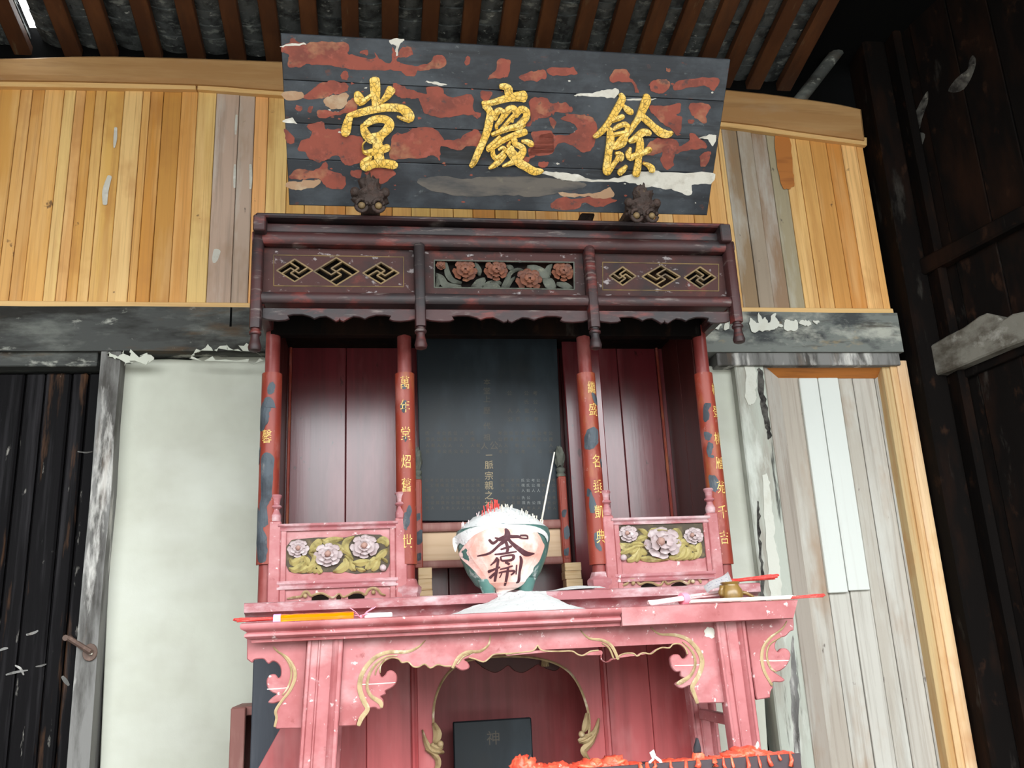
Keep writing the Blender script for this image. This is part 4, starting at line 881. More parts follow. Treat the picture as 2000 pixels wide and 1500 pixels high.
# --- railings
def railing(xl, xr, yb, fl, lv, seed):
    Yr = -.575
    z = lambda py: at((xl+xr)/2, py, Yr-.02).z
    x0, x1 = X(xl, 1090, Yr), X(xr, 1090, Yr)
    root = empty('railing', ((x0+x1)/2, Yr, LZ)); root.parent = SH; root.location = root.location-SH.location
    y0, y1, y2, y3, y4 = yb
    box('rail_panel', x0, x1, Yr, Yr+.02, LZ, z(y0)-.01, PINK, root, .001)
    rail_x('rail_moulding', x0-.01, x1+.01, [(Yr+.02, z(y0)-.028), (Yr-.010, z(y0)-.028), (Yr-.012, z(y0)-.021), (Yr-.006, z(y0)-.017), (Yr-.016, z(y0)-.010), (Yr-.018, z(y0)-.002), (Yr+.02, z(y0))], PINKDUST, root)
    rail_x('rail_moulding', x0-.01, x1+.01, [(Yr+.02, z(y2)-.030), (Yr-.012, z(y2)-.030), (Yr-.014, z(y2)-.024), (Yr-.008, z(y2)-.017), (Yr-.014, z(y2)-.010), (Yr-.012, z(y2)), (Yr+.02, z(y2))], PINKDUST, root)
    for xx in (x0-.022, x1+.022):
        bm = bmesh.new()
        zt = z(y0)+.01
        add_box(bm, xx-.022, xx+.022, Yr-.012, Yr+.025, LZ, zt, .004)
        finish('rail_post', bm, PINK, root)
        bm = bmesh.new()
        add_lathe(bm, xx, Yr+.006, [(.019, zt), (.021, zt+.02), (.014, zt+.036), (.012, zt+.044), (.022, zt+.052), (.020, zt+.058), (.014, zt+.062), (.016, zt+.082), (.022, zt+.094), (.019, zt+.099)], 10)
        finish('post_finial', bm, PINKDUST, root, smooth='auto')
    # stiles framing the two panels
    for xx in (x0+.010, x1-.010): box('rail_stile', xx-.010, xx+.010, Yr-.008, Yr+.004, LZ, z(y0)-.02, PINK, root, .002)
    cv = px_front(Yr-.004)
    gx0_, gx1_, gy0_, gy1_ = fl[0][0]-17, fl[2][0]+40-(10 if seed > 20 else 0), fl[0][1]-22, fl[0][1]+46
    plate('gap_shade_plate', [jag([cv(*p) for p in ((gx0_, gy0_+6), ((gx0_+gx1_)/2, gy0_), (gx1_, gy0_-2), (gx1_, gy1_-4), ((gx0_+gx1_)/2, gy1_-1), (gx0_, gy1_-2))], .008)], .001, front(Yr-.001), GAPSHADE, root)  # dark sheet put in for the shade between leaves and flowers
    for k, (px, py, rp) in enumerate(fl):
        f = flower('flower', px, py, rp, Yr, root, seed+k)
        p = at(px, py+rp*.05, Yr-.02)
        heart(px-1, py-rp*.12, rp*.26, Yr-.022*rp/20-.008, root)
    for l in lv: leaf(l, Yr, root, cv, h0=0)
    # scrolled gilt edge over painted dark openings in the low panel
    return root, cv, Yr
LC = crop(550, 1035, 8.696)
def sc(c, pts): return [(*c(a, b), w_/8.5) for a, b, w_ in pts]
lvL = [sc(LC, p) for p in (
  [(470,400,30),(540,290,110),(640,200,120),(670,170,50)], [(480,390,20),(580,330,80),(680,270,50)], [(690,170,40),(760,200,120),(900,170,110),(1040,150,40)], [(870,240,40),(960,290,110),(1080,360,90),(1170,430,30)],
  [(1230,120,40),(1110,190,110),(1080,300,120),(1150,420,70),(1210,500,40)], [(1620,200,50),(1720,170,130),(1780,220,110),(1780,280,40)], [(1790,330,40),(1730,390,120),(1640,470,100),(1590,500,40)], [(420,450,40),(330,490,110),(200,560,120),(150,500,60)],
  [(380,440,40),(430,520,110),(450,600,60)], [(130,650,40),(220,680,110),(330,620,130),(400,560,60)], [(300,720,40),(400,670,110),(540,590,130),(560,460,90),(470,400,40)], [(560,730,50),(590,640,130),(660,720,90)], [(880,710,40),(1000,670,130),(1100,580,150),(1080,500,80)],
  [(1250,690,40),(1200,640,110),(1170,540,90),(1080,440,40)], [(1200,560,40),(1340,560,130),(1490,530,60)], [(1270,650,30),(1350,680,80),(1420,690,40)], [(1440,660,60),(1490,600,120),(1590,490,100)], [(1540,690,50),(1600,620,120),(1650,520,70)], [(1700,480,40),(1770,520,60),(1790,560,30)], [(440,720,40),(490,690,90),(530,640,50)])]
R1, cvL, YrL = railing(548, 772, (1019, 1035, 1131, 1143, 1163), [(583, 1072, 19), (641, 1084, 25), (712, 1068, 25)], lvL, 11)
p = at(748, 1109, YrL-.012); bm = bmesh.new(); bmesh.ops.create_icosphere(bm, subdivisions=2, radius=.013, matrix=Matrix.Translation(p)); finish('flower_bud', bm, PETAL, R1, smooth=True)
RC = crop(1190, 1010, 8.333)
lvR = [sc(RC, p) for p in (
  [(650,290,40),(700,220,90),(870,215,60),(980,240,30)], [(480,200,30),(560,230,80),(640,310,60)], [(1000,240,40),(1090,230,120),(1130,330,130),(1120,400,50)], [(430,390,40),(520,350,110),(620,310,60)], [(340,460,40),(450,430,90),(590,470,40)],
  [(170,430,40),(240,480,130),(350,470,80)], [(190,590,60),(300,540,110),(420,490,90),(560,470,40)], [(330,590,40),(420,560,120),(460,510,60)], [(300,710,60),(400,670,110),(480,520,90)], [(450,720,50),(480,620,100),(490,500,50)], [(600,600,60),(540,560,110),(500,500,50)],
  [(510,680,50),(640,680,110),(800,700,60),(960,690,30)], [(1100,430,40),(1200,400,110),(1280,440,60)], [(980,660,60),(1080,640,130),(1130,530,130),(1210,470,90)], [(1080,690,50),(1190,640,110),(1230,540,120),(1200,480,60)], [(1190,690,50),(1280,620,120),(1300,500,70)], [(1290,470,50),(1360,500,110),(1410,550,60)], [(1380,680,40),(1440,600,120),(1460,480,110),(1480,420,40)], [(1300,690,40),(1350,650,90),(1370,590,50)])]
R2, cvR, YrR = railing(1203, 1388, (1008, 1023, 1118, 1130, 1148), [(1226, 1043, 17), (1292, 1061, 32), (1353, 1047, 17)], lvR, 31)
p = at(1218, 1089, YrR-.012); bm = bmesh.new(); bmesh.ops.create_icosphere(bm, subdivisions=2, radius=.013, matrix=Matrix.Translation(p)); finish('flower_bud', bm, PETAL, R2, smooth=True)
for (cropf, root, cv, Yr, arcs, curls, voids) in (
  (LC, R1, cvL, YrL, [[(100,1170,30),(200,1150,40),(330,1130,40),(380,1060,45),(450,1060,45),(500,1120,40),(600,1085,36),(700,1080,36),(790,1125,36),(850,1150,36),(900,1140,34),(975,1085,30),(1040,1140,34),(1110,1120,34),(1220,1065,36),(1330,1060,36),(1420,1100,40),(1470,1020,45),(1560,985,45),(1640,1020,45),(1680,1080,40),(1760,1110,30)]], [(400,1120,40),(1560,1060,44)], [[(510,1150),(600,1105),(700,1100),(800,1150)], [(930,1140),(970,1100),(1010,1140)], [(1130,1130),(1220,1090),(1330,1085),(1410,1120)]]),
  (RC, R2, cvR, YrR, [[(220,1110,30),(290,1080,45),(330,1010,45),(420,1010,45),(500,1095,36),(590,1060,36),(700,1070,36),(790,1110,36),(850,1095,36),(895,1030,30),(950,1090,36),(1050,1050,36),(1160,1035,36),(1280,1085,40),(1320,1000,45),(1400,970,45),(1470,1020,45),(1490,1070,30)]], [(390,1075,42),(1360,1050,42)], [[(520,1120),(600,1080),(700,1085),(790,1125)], [(1010,1110),(1080,1070),(1170,1060),(1260,1100)]])):
    for a in arcs: stroke('scroll_edge', [(*cropf(x, y), w_/8.5) for x, y, w_ in a], cv, front(Yr), .010, GILT, root, 0, .6, 3)
    for x, y, rr in curls:
        p = at(*cropf(x, y), Yr-.01); bm = bmesh.new(); bmesh.ops.create_icosphere(bm, subdivisions=2, radius=.0085, matrix=Matrix.Translation(p)); finish('scroll_curl', bm, GILT, root, smooth=True)
    for v in voids:
        lp = catmull([cv(*cropf(x, y)) for x, y in v], 3)
        lp += [(lp[-1][0], LZ), (lp[0][0], LZ)]
        plate('opening_shade_plate', [lp], .001, front(Yr-.001), SOOT, root)  # dark sheet for the opening's shade, the panel is not cut
# --- middle panel of the canopy: flowers and leaves carved in the round
x0, x1 = px1+.02, px2-.02
cvm = px_front(-.838)
io = [cvm(848, 510), cvm(1120, 514), cvm(1120, 566), cvm(848, 562)]
MP = plate('carved_panel', [[(x0, zp0), (x1, zp0), (x1, zp1), (x0, zp1)], io], .016, front(-.830), CANOPYPANEL, SH, bev=.001)
bm = bmesh.new()
for a, b in (((848, 510), (1120, 514)), ((1120, 514), (1121, 567)), ((1121, 567), (848, 563)), ((848, 563), (848, 510))):
    add_stroke(bm, [(*a, 2.5), ((a[0]+b[0])/2, (a[1]+b[1])/2, 2.5), (*b, 2.5)], cvm, front(-.846), .004, -.001, .6, 1)
finish('border_bead', bm, CARVEGREY, MP)
MC = crop(830, 480, 6.06)
for k, (a, b, r_) in enumerate([(470, 310, 130), (835, 305, 125), (1225, 420, 140), (1625, 320, 115), (190, 240, 55)]):
    p = MC(a, b); o = flower('flower', p[0], p[1], r_/6.06, -.830, MP, 50+k, CARVERED, sq=.92); heart(p[0], p[1], r_/6.06*.3, -.838-.006, MP, CARVERED)
for l in ([(250,200,40),(270,320,70),(330,400,60),(430,430,30)], [(140,330,40),(190,380,90),(260,460,80),(420,480,50)], [(130,480,40),(160,420,60),(150,340,30)], [(600,200,40),(640,280,70),(650,340,30)], [(560,480,40),(640,440,110),(700,390,60)], [(700,470,50),(790,450,100),(880,490,50)],
          [(920,490,40),(970,420,70),(1010,320,50),(1100,270,40),(1170,290,30)], [(960,230,30),(1020,250,60),(1040,290,30)], [(1220,240,40),(1300,270,110),(1420,330,110),(1470,370,40)], [(1500,220,40),(1460,270,70),(1480,340,40)], [(1400,390,40),(1470,430,130),(1530,490,70)], [(1570,440,40),(1660,460,80),(1740,490,40)], [(980,490,40),(1010,420,50),(1060,370,30)], [(900,440,30),(860,420,50),(780,430,30)]):
    leaf([(*MC(a, b), w_/6.06) for a, b, w_ in l], -.826, MP, cvm, CARVEGREY, .014)
plate('panel_ground', [[(x0, zp0), (x1, zp0), (x1, zp1), (x0, zp1)]], .003, front(-.816), SOOT, MP)

# ================================================================== BASE CABINET under the shrine, with an arched niche
YC = -.60
BC = empty('shrine_base_cabinet', (.48, -.35, 0), 'rose red base cabinet with a gilt arched niche, behind the altar table', 'cabinet')
cvc = px_front(YC)
xa, xb = X(812, 1400, YC), X(1182, 1400, YC); xL, xR = -.200, X(1360, 1400, YC)
ZT_C = 1.300
box('cabinet_top', xL-.01, xR+.01, YC-.01, -.10, 1.262, ZT_C, CABRED, BC, .003)
box('cabinet_back', xL, xR, -.16, -.14, .02, 1.262, CABRED, BC, .002)
for xx in (xL, xR-.02): box('cabinet_side', xx, xx+.02, YC+.02, -.14, .0, 1.262, CABRED, BC, .002)
for a, b in ((xL, xa-.012), (xb+.012, xR)):
    n = 2
    for k in range(n):
        p, q = a+(b-a)*k/n, a+(b-a)*(k+1)/n
        box('front_board', p+.0008, q-.0008, YC+.004, YC+.022, 0, 1.262, CABRED, BC, .002)
for xx in (xa-.006, xb+.006, xR-.008):
    rail = bmesh.new(); add_prism(rail, [(-.012, .012), (-.012, -.002), (-.007, -.008), (0, -.004), (.007, -.008), (.012, -.002), (.012, .012)], [lambda a, b: Vector((xx+a, YC+b, 0)), lambda a, b: Vector((xx+a, YC+b, 1.262))])
    finish('stile_moulding', rail, CABRED, BC, smooth='auto')
arch = [(872, 1560), (860, 1500), (858, 1470), (850, 1440), (846, 1400), (851, 1362), (866, 1327), (888, 1303), (915, 1290), (960, 1283), (1010, 1282), (1050, 1286), (1085, 1296), (1112, 1313), (1132, 1342), (1146, 1380), (1151, 1410), (1149, 1440), (1141, 1465), (1142, 1500), (1136, 1560)]
ar = catmull([cvc(*p) for p in arch], 4)
plate('arch_board', [[(xa+.006, 0), (xb-.006, 0), (xb-.006, 1.262), (xa+.006, 1.262)], ar+[(ar[-1][0], .45), (ar[0][0], .45)]], .018, front(YC+.018), CABRED, BC, bev=.002)
stroke('gilt_edge', [(x, y, 4.5) for x, y in arch[2:-2]], cvc, front(YC), .006, GILT, BC, 0, .6, 4)
LA = crop(440, 1080, 3.571); RA = crop(960, 1080, 3.571)
for cv_, ls in ((LA, [[(1455,1190,30),(1480,1260,60),(1465,1320,40)], [(1375,1235,12),(1400,1320,36),(1440,1380,50),(1520,1388,24)], [(1400,1370,20),(1470,1420,40),(1485,1470,40),(1465,1530,28)], [(1440,1340,40),(1480,1360,50),(1510,1350,30)]]),
                (RA, [[(662,1120,20),(655,1200,50),(640,1240,30)], [(745,1155,12),(725,1240,40),(670,1300,58),(612,1318,24)], [(735,1230,14),(700,1310,34),(650,1360,50),(640,1390,40),(680,1450,24)], [(610,1310,30),(650,1290,50),(690,1270,30)]])):
    for l in ls: stroke('gilt_leaf', [(*cv_(a, b), w_/3.571) for a, b, w_ in l], cvc, front(YC-.004), .016, GILT, BC, -.002, .4, 3)
for px, py in ((860, 1453), (1136, 1434)):
    p = at(px, py, YC-.012); bm = bmesh.new(); bmesh.ops.create_icosphere(bm, subdivisions=2, radius=.012, matrix=Matrix.Translation(p)); finish('scroll_curl', bm, GILT, BC, smooth=True)
# scalloped fringe and tassel hanging in the niche
fr = [(938, 1285), (938, 1300), (950, 1308), (966, 1314), (980, 1308), (992, 1300), (1004, 1310), (1020, 1314), (1036, 1306), (1050, 1298), (1066, 1306), (1084, 1310), (1094, 1300), (1094, 1285)]
plate('scalloped_fringe', [catmull([px_front(-.50)(*p) for p in fr], 3, True)], .012, front(-.50), DARKMAROON, BC, bev=.002)
bm = bmesh.new(); p = at(1063, 1268, -.53)
for k in range(9):
    a = k*.7; add_tube(bm, [p+Vector((0, 0, .02)), p+Vector((.006*math.cos(a), .006*math.sin(a), -.02)), p+Vector((.013*math.cos(a), .012*math.sin(a), -.062))], .0035, 5)
o = finish('tassel', bm, GILT, BC, smooth=True)
plate('lit_wedge_panel', [[cvc(549, 1418), cvc(592, 1395), (X(592, 1395, YC), 0), (X(470, 1560, YC), 0), cvc(470, 1560)]], .016, front(YC+.05), CABRED, BC, bev=.002)  # lit part of the panel, its slanted edge cut along the shade line

NT = empty('niche_tablet', at(962, 1600, -.36), 'plain blue-black tablet standing inside the arched niche', 'tablet')
x0, x1 = X(886, 1450, -.36), X(1040, 1450, -.36); zt = Z(962, 1406, -.36)
box('tablet_slab', x0, x1, -.36, -.33, .62, zt, TABLETBLACK, NT, .004)
box('tablet_foot', x0-.03, x1+.03, -.40, -.29, .54, .62, MAROON, NT, .004)
bm = bmesh.new(); p = at(963, 1441, -.36); add_glyph(bm, '神', p.x, p.z, .05, front(-.36), .001); finish('faded_character', bm, TABLETDIM, NT)
box('niche_shelf', xL+.021, xR-.021, YC+.03, -.165, .50, .54, CABRED, BC, .003)

# ================================================================== ALTAR TABLE
AT = empty('altar_table', (.49, -.87, 0), 'dusty pink altar table with scrolled apron and gilt lines', 'table')
YT = -1.12; ZTT = 1.290
tx0, tx1 = X(468, 1225, YT), X(1561, 1180, YT)
xbk = X(1215, 1200, YT)
pf = [(-.64, 1.250), (YT+.045, 1.250), (YT+.045, 1.230), (YT+.032, 1.232), (YT+.030, 1.241), (YT+.020, 1.243), (YT+.012, 1.250), (YT+.013, 1.257), (YT+.020, 1.262), (YT+.012, 1.267), (YT+.003, 1.272), (YT, 1.279), (YT+.002, ZTT-.002), (YT+.006, ZTT), (-.64, ZTT)]
pp = [(-.64, 1.250), (YT+.040, 1.250), (YT+.038, 1.229), (YT+.020, 1.229), (YT+.008, 1.232), (YT+.004, ZTT-.003), (YT+.008, ZTT), (-.64, ZTT)]
def endx(x, sgn):
    return lambda a, b: Vector((x + sgn*min(.045, max(0, a-YT)), a, b))
bm = bmesh.new(); add_prism(bm, pf, [endx(tx0, 1), lambda a, b: Vector((xbk-.0006, a, b))]); finish('moulded_top', bm, PINK, AT, smooth='auto')
bm = bmesh.new(); add_prism(bm, pp, [lambda a, b: Vector((xbk+.0006, a, b)), lambda a, b: Vector((tx1 - .5*min(.045, max(0, ZTT-b)), a, b))]); finish('plain_top', bm, PINK, AT, smooth='auto')
YA = -1.045
cva = px_front(YA)
def leg(px_t, px_b, Yl):
    (ax, ay), (bx_, by_) = px_t; (cx, cy), (dx_, dy_) = px_b
    A, B, Cc, D = at(ax, ay, Yl), at(bx_, by_, Yl), at(cx, cy, Yl), at(dx_, dy_, Yl)
    def ext(P, Q): t = P.z/(P.z-Q.z); return P.x+(Q.x-P.x)*t
    xl, xr = ext(A, Cc), ext(B, D)
    return (A.x, B.x, xl, xr)
def leg_obj(xs, yf, th, parent, front_detail=True):
    (a, b, c, d) = xs; w_ = b-a; bm = bmesh.new()
    prof = [(0, th), (0, .004), (.03, 0), (.10, 0), (.13, .007), (.30, .007), (.33, .001), (.36, .001), (.39, .007), (.70, .007), (.74, -.001), (.80, -.006), (.86, -.001), (.89, .003), (.97, .003), (1, .006), (1, th)]
    add_prism(bm, prof, [lambda u, v: Vector((a+(b-a)*u, yf+v, 1.249)), lambda u, v: Vector((c+(d-c)*u, yf+v, 0))])
    finish('leg', bm, PINK, parent, smooth='auto')
LL = leg(((601, 1253), (671, 1251)), ((585, 1472), (658, 1472)), YA-.022)
LR = leg(((1397, 1216), (1456, 1212)), ((1433, 1472), (1489, 1469)), YA-.022)
leg_obj(LL, YA-.022, .045, AT); leg_obj(LR, YA-.022, .045, AT)
for xs in (LL, LR):
    leg_obj((xs[0]+.0, xs[1]-.0, xs[2], xs[3]), -.70, .045, AT)
def org(lp, closed=True): return lp
apL = [(825,605),(785,1210),(850,1208),(915,1205),(930,1160),(975,1130),(1010,1085),(1045,1080),(1062,1092),(1088,1088),(1105,1060),(1100,1022),(1085,1002),(1118,985),(1118,962),(1165,938),(1195,900),(1195,850),(1165,820),(1132,825),(1115,850),(1092,865),(1080,845),(1082,800),(1110,760),(1160,737),(1208,745),(1232,770),(1275,765),(1310,798),(1350,800),(1390,780),(1430,808),(1480,785),(1530,795),(1560,800),(1590,790),(1620,805),(1650,820),(1690,812),(1705,790),(1690,762),(1668,745),(1700,735),(1740,745),(1800,765),(1838,742),(1870,715),(1930,708),(2000,705)]
apR = [(100,712),(200,700),(280,690),(310,668),(322,650),(340,678),(380,690),(470,692),(560,690),(600,713),(640,720),(690,692),(745,685),(768,692),(762,720),(770,750),(800,765),(830,757),(850,740),(880,745),(905,715),(945,705),(990,707),(1017,725),(1055,702),(1110,710),(1150,682),(1192,665),(1240,668),(1265,643),(1310,640),(1350,670),(1368,710),(1350,735),(1330,735),(1308,710),(1270,710),(1247,740),(1260,800),(1290,830),(1318,828),(1322,860),(1342,877),(1292,905),(1287,925),(1330,945),(1388,925),(1390,970),(1410,1010),(1445,1050),(1540,1047),(1630,1045),(1560,490)]
ap = [LA(*p) for p in apL]; apr = [RA(*p) for p in apR]
lpA = [cva(*p) for p in ap[:3]] + catmull([cva(*p) for p in ap[3:]+apr[:49]], 3) + [cva(*p) for p in apr[49:]]
zup = 1.249
lpA[0] = (lpA[0][0], zup); lpA[-1] = (lpA[-1][0], zup)
plate('apron', [lpA], .020, front(YA+.020), PINK, AT, bev=.003)
ob = [(150,640),(150,740),(185,766),(200,746),(235,740),(270,742),(300,774),(330,756),(362,768),(385,802),(386,855),(368,872),(348,848),(312,850),(290,880),(288,915),(300,950),(330,975),(358,985),(335,1002),(305,1030),(302,1046),(340,1050),(375,1040),(392,1040),(366,1072),(345,1110),(360,1150),(344,1176),(340,1210),(360,1228),(450,1226),(535,1225),(575,640)]
l = [LA(*p) for p in ob]; lpO = [cva(*l[0])]+catmull([cva(*p) for p in l[1:31]], 3)+[cva(*p) for p in l[31:]]
lpO[0] = (lpO[0][0], zup); lpO[-1] = (lpO[-1][0], zup)
plate('outer_bracket', [lpO], .020, front(YA+.020), PINK, AT, bev=.003)
RB = crop(1440, 1080, 3.571)
ob2 = [(52,470),(395,455),(397,500),(395,540),(370,548),(340,580),(300,592),(272,620),(265,660),(285,690),(310,668),(345,668),(372,700),(368,740),(342,790),(300,822),(262,830),(275,842),(320,872),(332,890),(300,902),(255,900),(236,925),(252,935),(236,965),(230,1010),(140,1025),(130,1000)]
l = [RB(*p) for p in ob2]; lpP = [cva(*p) for p in l[:3]]+catmull([cva(*p) for p in l[3:26]], 3)+[cva(*p) for p in l[26:]]
lpP[0] = (lpP[0][0], zup); lpP[1] = (lpP[1][0], zup)
plate('outer_bracket', [lpP], .020, front(YA+.020), PINK, AT, bev=.003)
def gl(cf, pts, sub='gilt_line'):
    stroke(sub, [(*cf(a, b), w_/3.571) for a, b, w_ in pts], cva, front(YA), .0045, GILT, AT, -.0005, .6, 4)
gl(LA, [(335,655,8),(370,690,14),(430,730,20),(478,800,24),(486,870,24),(450,960,20),(395,1030,18),(352,1100,20),(358,1150,18),(345,1210,16)])
gl(LA, [(375,690,6),(440,760,12),(462,840,14),(440,930,12),(400,990,8)])
gl(LA, [(1395,610,6),(1340,660,14),(1260,690,22),(1150,690,26),(1060,720,28),(985,790,30),(945,870,32),(940,960,36),(970,1040,36),(992,1090,32),(950,1150,34),(930,1200,26)])
gl(LA, [(1200,715,8),(1120,725,14),(1045,780,18),(1000,860,20),(990,940,20),(1020,1000,26),(1080,1040,34),(1090,1075,20)])
gl(LA, [(1110,745,6),(1062,800,10),(1045,850,8)])
gl(LA, [(1848,575,6),(1835,640,14),(1775,685,20),(1690,690,22),(1625,730,22),(1585,800,18)])
gl(LA, [(1720,700,6),(1660,725,12),(1620,775,10)])
gl(RA, [(620,540,6),(680,595,14),(770,608,20),(838,650,22),(882,740,18)]); gl(RA, [(770,630,6),(820,665,12),(850,735,10)])
gl(RA, [(1110,520,6),(1170,565,14),(1280,572,22),(1370,605,26),(1440,680,30),(1468,760,32),(1445,850,32),(1400,930,30),(1412,980,26),(1435,1045,22)])
gl(RA, [(1330,620,6),(1400,690,16),(1420,770,18),(1390,850,22),(1320,900,32),(1292,912,16)])
gl(RB, [(345,475,6),(310,530,12),(230,590,18),(180,660,22),(170,740,22),(190,830,20),(240,920,16)]); gl(RB, [(300,590,6),(225,640,12),(205,720,14),(230,800,14),(270,830,8)])
# gilt bead following the cut edge of the apron
for cf, pts in ((LA, [(1080,840),(1082,800),(1110,760),(1160,737),(1208,745),(1232,770),(1275,765),(1310,798),(1350,800),(1390,780),(1430,808),(1480,785),(1530,795),(1575,795)]), (LA, [(1700,735),(1740,745),(1800,765),(1838,742),(1870,715),(1930,708),(2000,705)]),
                (RA, [(100,712),(200,700),(280,690),(310,668),(322,650),(340,678),(380,690),(470,692),(560,690),(600,713),(640,720),(690,692),(745,685)]), (RA, [(870,742),(905,715),(945,705),(990,707),(1017,725),(1055,702),(1110,710),(1150,682),(1192,665),(1240,668),(1265,643),(1310,640),(1350,670),(1366,710)])):
    stroke('gilt_bead', [(*cf(a, b-6), 2.6) for a, b in pts], cva, front(YA), .003, GILT, AT, -.0005, .7, 3)
plate('white_smear', [jag([cva(*p) for p in ((1379, 1228), (1392, 1224), (1397, 1236), (1390, 1246), (1378, 1244))], .008)], .0008, front(YA-.0002), LIME, AT)
for a, b, c_, d in ((522, 1346, 562, 1343), (700, 1337, 772, 1333), (1318, 1300, 1372, 1298), (1484, 1290, 1540, 1290)):
    stroke('split_line', [(a, b, 1.6), ((a+c_)/2, (b+d)/2+.6, 2.0), (c_, d, 1.4)], cva, front(YA), .0008, LIME, AT, 0, .6, 2)
# table side frames seen through the gap
for xs, sg_ in ((LL, 1), (LR, -1)):
    xm = (xs[0]+xs[1])/2
    sp_ = [(-1.0, 1.249), (-1.0, 1.05), (-.975, 1.06), (-.955, 1.09), (-.93, 1.075), (-.91, 1.10), (-.925, 1.13), (-.90, 1.16), (-.85, 1.15), (-.80, 1.16), (-.785, 1.13), (-.80, 1.10), (-.775, 1.075), (-.75, 1.09), (-.73, 1.06), (-.70, 1.05), (-.70, 1.249)]
    plate('side_apron', [sp_], .018, lambda u, v, h, xm=xm: Vector((xm+h, u, v)), PINK, AT, bev=.002)
    box('stretcher', xm-.012, xm+.012, -1.0, -.70, .90, .935, PINK, AT, .003)

# board standing in for shade, and bench, behind the left end of the table
DB = tag(box('shade_board', X(491, 1400, -.42), -.215, -.42, -.39, 0, Z(492, 1286, -.42), SHADEBOARD, None, .004), 'blue-black upright board added for the shade behind the left end of the altar table', 'board')
WBn = empty('wooden_bench', (X(455, 1430, -.34), -.22, 0), 'worn brown red wooden bench end beside the blue-black shade board', 'bench')
x0, x1 = X(449, 1430, -.36), X(478, 1430, -.36); zt = Z(463, 1383, -.36)
box('bench_post', x0, x1, -.36, -.33, 0, zt, BROWNRED, WBn, .003)
box('bench_post', x0, x1, -.10, -.07, 0, zt, BROWNRED, WBn, .003)
box('bench_seat', x0-.002, -.452, -.33, -.07, zt-.03, zt+.002, BROWNRED, WBn, .003)
box('bench_side', x0+.002, x0+.022, -.33, -.10, .3, zt-.03, SOOT, WBn, .002)

# ================================================================== ANCESTRAL TABLET with its stand
YTB = -.26
TB = empty('ancestral_tablet', (X(958, 1050, YTB), YTB-.02, 1.50), 'large blue-black ancestral tablet with gilt writing on a red framed stand', 'tablet')
cvt = px_front(YTB)
plate('tablet_slab', [[cvt(822, 1018), cvt(1103, 1018), cvt(1087, 650), cvt(813, 645)]], .030, front(YTB+.030), TABLETBLACK, TB, bev=.003)
zz = lambda py: Z(960, py, YTB-.03)
xl, xr = X(808, 1000, YTB-.03), X(1112, 1000, YTB-.03)
zft = 1.500
rail_x('stand_rail', xl+.03, xr-.02, rounded(zz(1035), zz(1018), YTB, YTB-.035, .3), BROWNRED, TB)
rail_x('stand_rail', xl+.03, xr-.02, rounded(zft, zz(1091), YTB, YTB-.035, .3), BROWNRED, TB)
box('stand_panel', xl+.03, xr-.02, YTB-.015, YTB, zz(1091), zz(1035), BAREWOOD, TB, .001)
for xx, dx_ in ((xl, .034), (xr-.042, .034)):
    zt = Z(815, 936, YTB-.04)
    po = box('stand_post', xx, xx+dx_, YTB-.045, YTB-.002, zft, zt, REDLAC, TB, .004)
    box('post_face', xx+.008, xx+dx_-.008, YTB-.048, YTB-.0455, zft+.02, zt-.01, INCRED if False else REDLAC, po, .001)
    bm = bmesh.new(); add_lathe(bm, xx+dx_/2, YTB-.022, [(.018, zt), (.021, zt+.01), (.014, zt+.018), (.020, zt+.028), (.020, zt+.036), (.013, zt+.042)], 12)
    t = bmesh.new(); bmesh.ops.create_icosphere(t, subdivisions=3, radius=1)
    for v in t.verts:
        n = v.co.normalized(); k = 1+.35*noise.noise(n*2.6+Vector((xx*9, 0, 0)))
        v.co = Vector((xx+dx_/2+n.x*.021*k, YTB-.022+n.y*.02*k, zt+.085+n.z*.050*k))
    merge(bm, t); finish('lion_finial', bm, CARVEGREY, po, smooth='auto')
    for (u0, v0, u1, v1) in ((.0, .03, .02, .06), (.008, .10, .026, .15), (.002, .19, .018, .22)):
        plate('bared_patch', [jag([(xx+.004+u0, zft+v0), (xx+.004+u1, zft+v0+.004), (xx+.006+u1, zft+v1), (xx+.004+u0, zft+v1-.006)], .004)], .001, front(YTB-.0485), SLATE, po)
def wr_col(chars, px, y0, dy, size, mt, name='writing'):
    bm = bmesh.new()
    for k, ch in enumerate(chars):
        p = at(px, y0+k*dy, YTB); add_glyph(bm, ch, p.x, p.z, size, front(YTB), .0008)
    return finish(name, bm, mt, TB)
for ch, py in (('公', 870), ('一', 889), ('脈', 908), ('宗', 929), ('親', 948), ('之', 967), ('神', 986)):
    dxp = 10 if ch == '公' else 0
    wr_col(ch, 955+dxp, py, 1, .036 if ch != '一' else .028, TABLETGOLD if py > 900 or ch == '一' else TABLETDIM, 'gilt_character')
wr_col('人', 946, 871, 1, .03, TABLETDIM, 'gilt_character')
for ch, py in (('本', 746), ('堂', 763), ('上', 779), ('歷', 802), ('代', 832), ('祖', 854)): wr_col(ch, 951, py, 1, .030, TABLETDIM, 'gilt_character')
bm = bmesh.new(); bp = bmesh.new()
words = ['公孺人', '氏孺人', '公氏妣', '考公人']
for row, (ys, n, size, cols_) in enumerate((((768, 785, 802, 819), 3, .020, [999, 1015, 1032, 1049]), ((846, 858, 870, 882), 4, .016, list(range(836, 936, 11))+list(range(978, 1084, 11))), ((938, 948, 958, 972, 982, 992), 6, .014, list(range(832, 940, 10))+list(range(980, 1096, 10))))):
    for i, px in enumerate(cols_):
        for k, py in enumerate(ys):
            if random.random() < .12: continue
            pale = row == 2 and 1016 < px < 1052 and k < 5
            p = at(px+(py-900)*.03, py, YTB); add_glyph(bp if pale else bm, words[(i+row) % 4][k % 3], p.x, p.z, size, front(YTB), .0008)
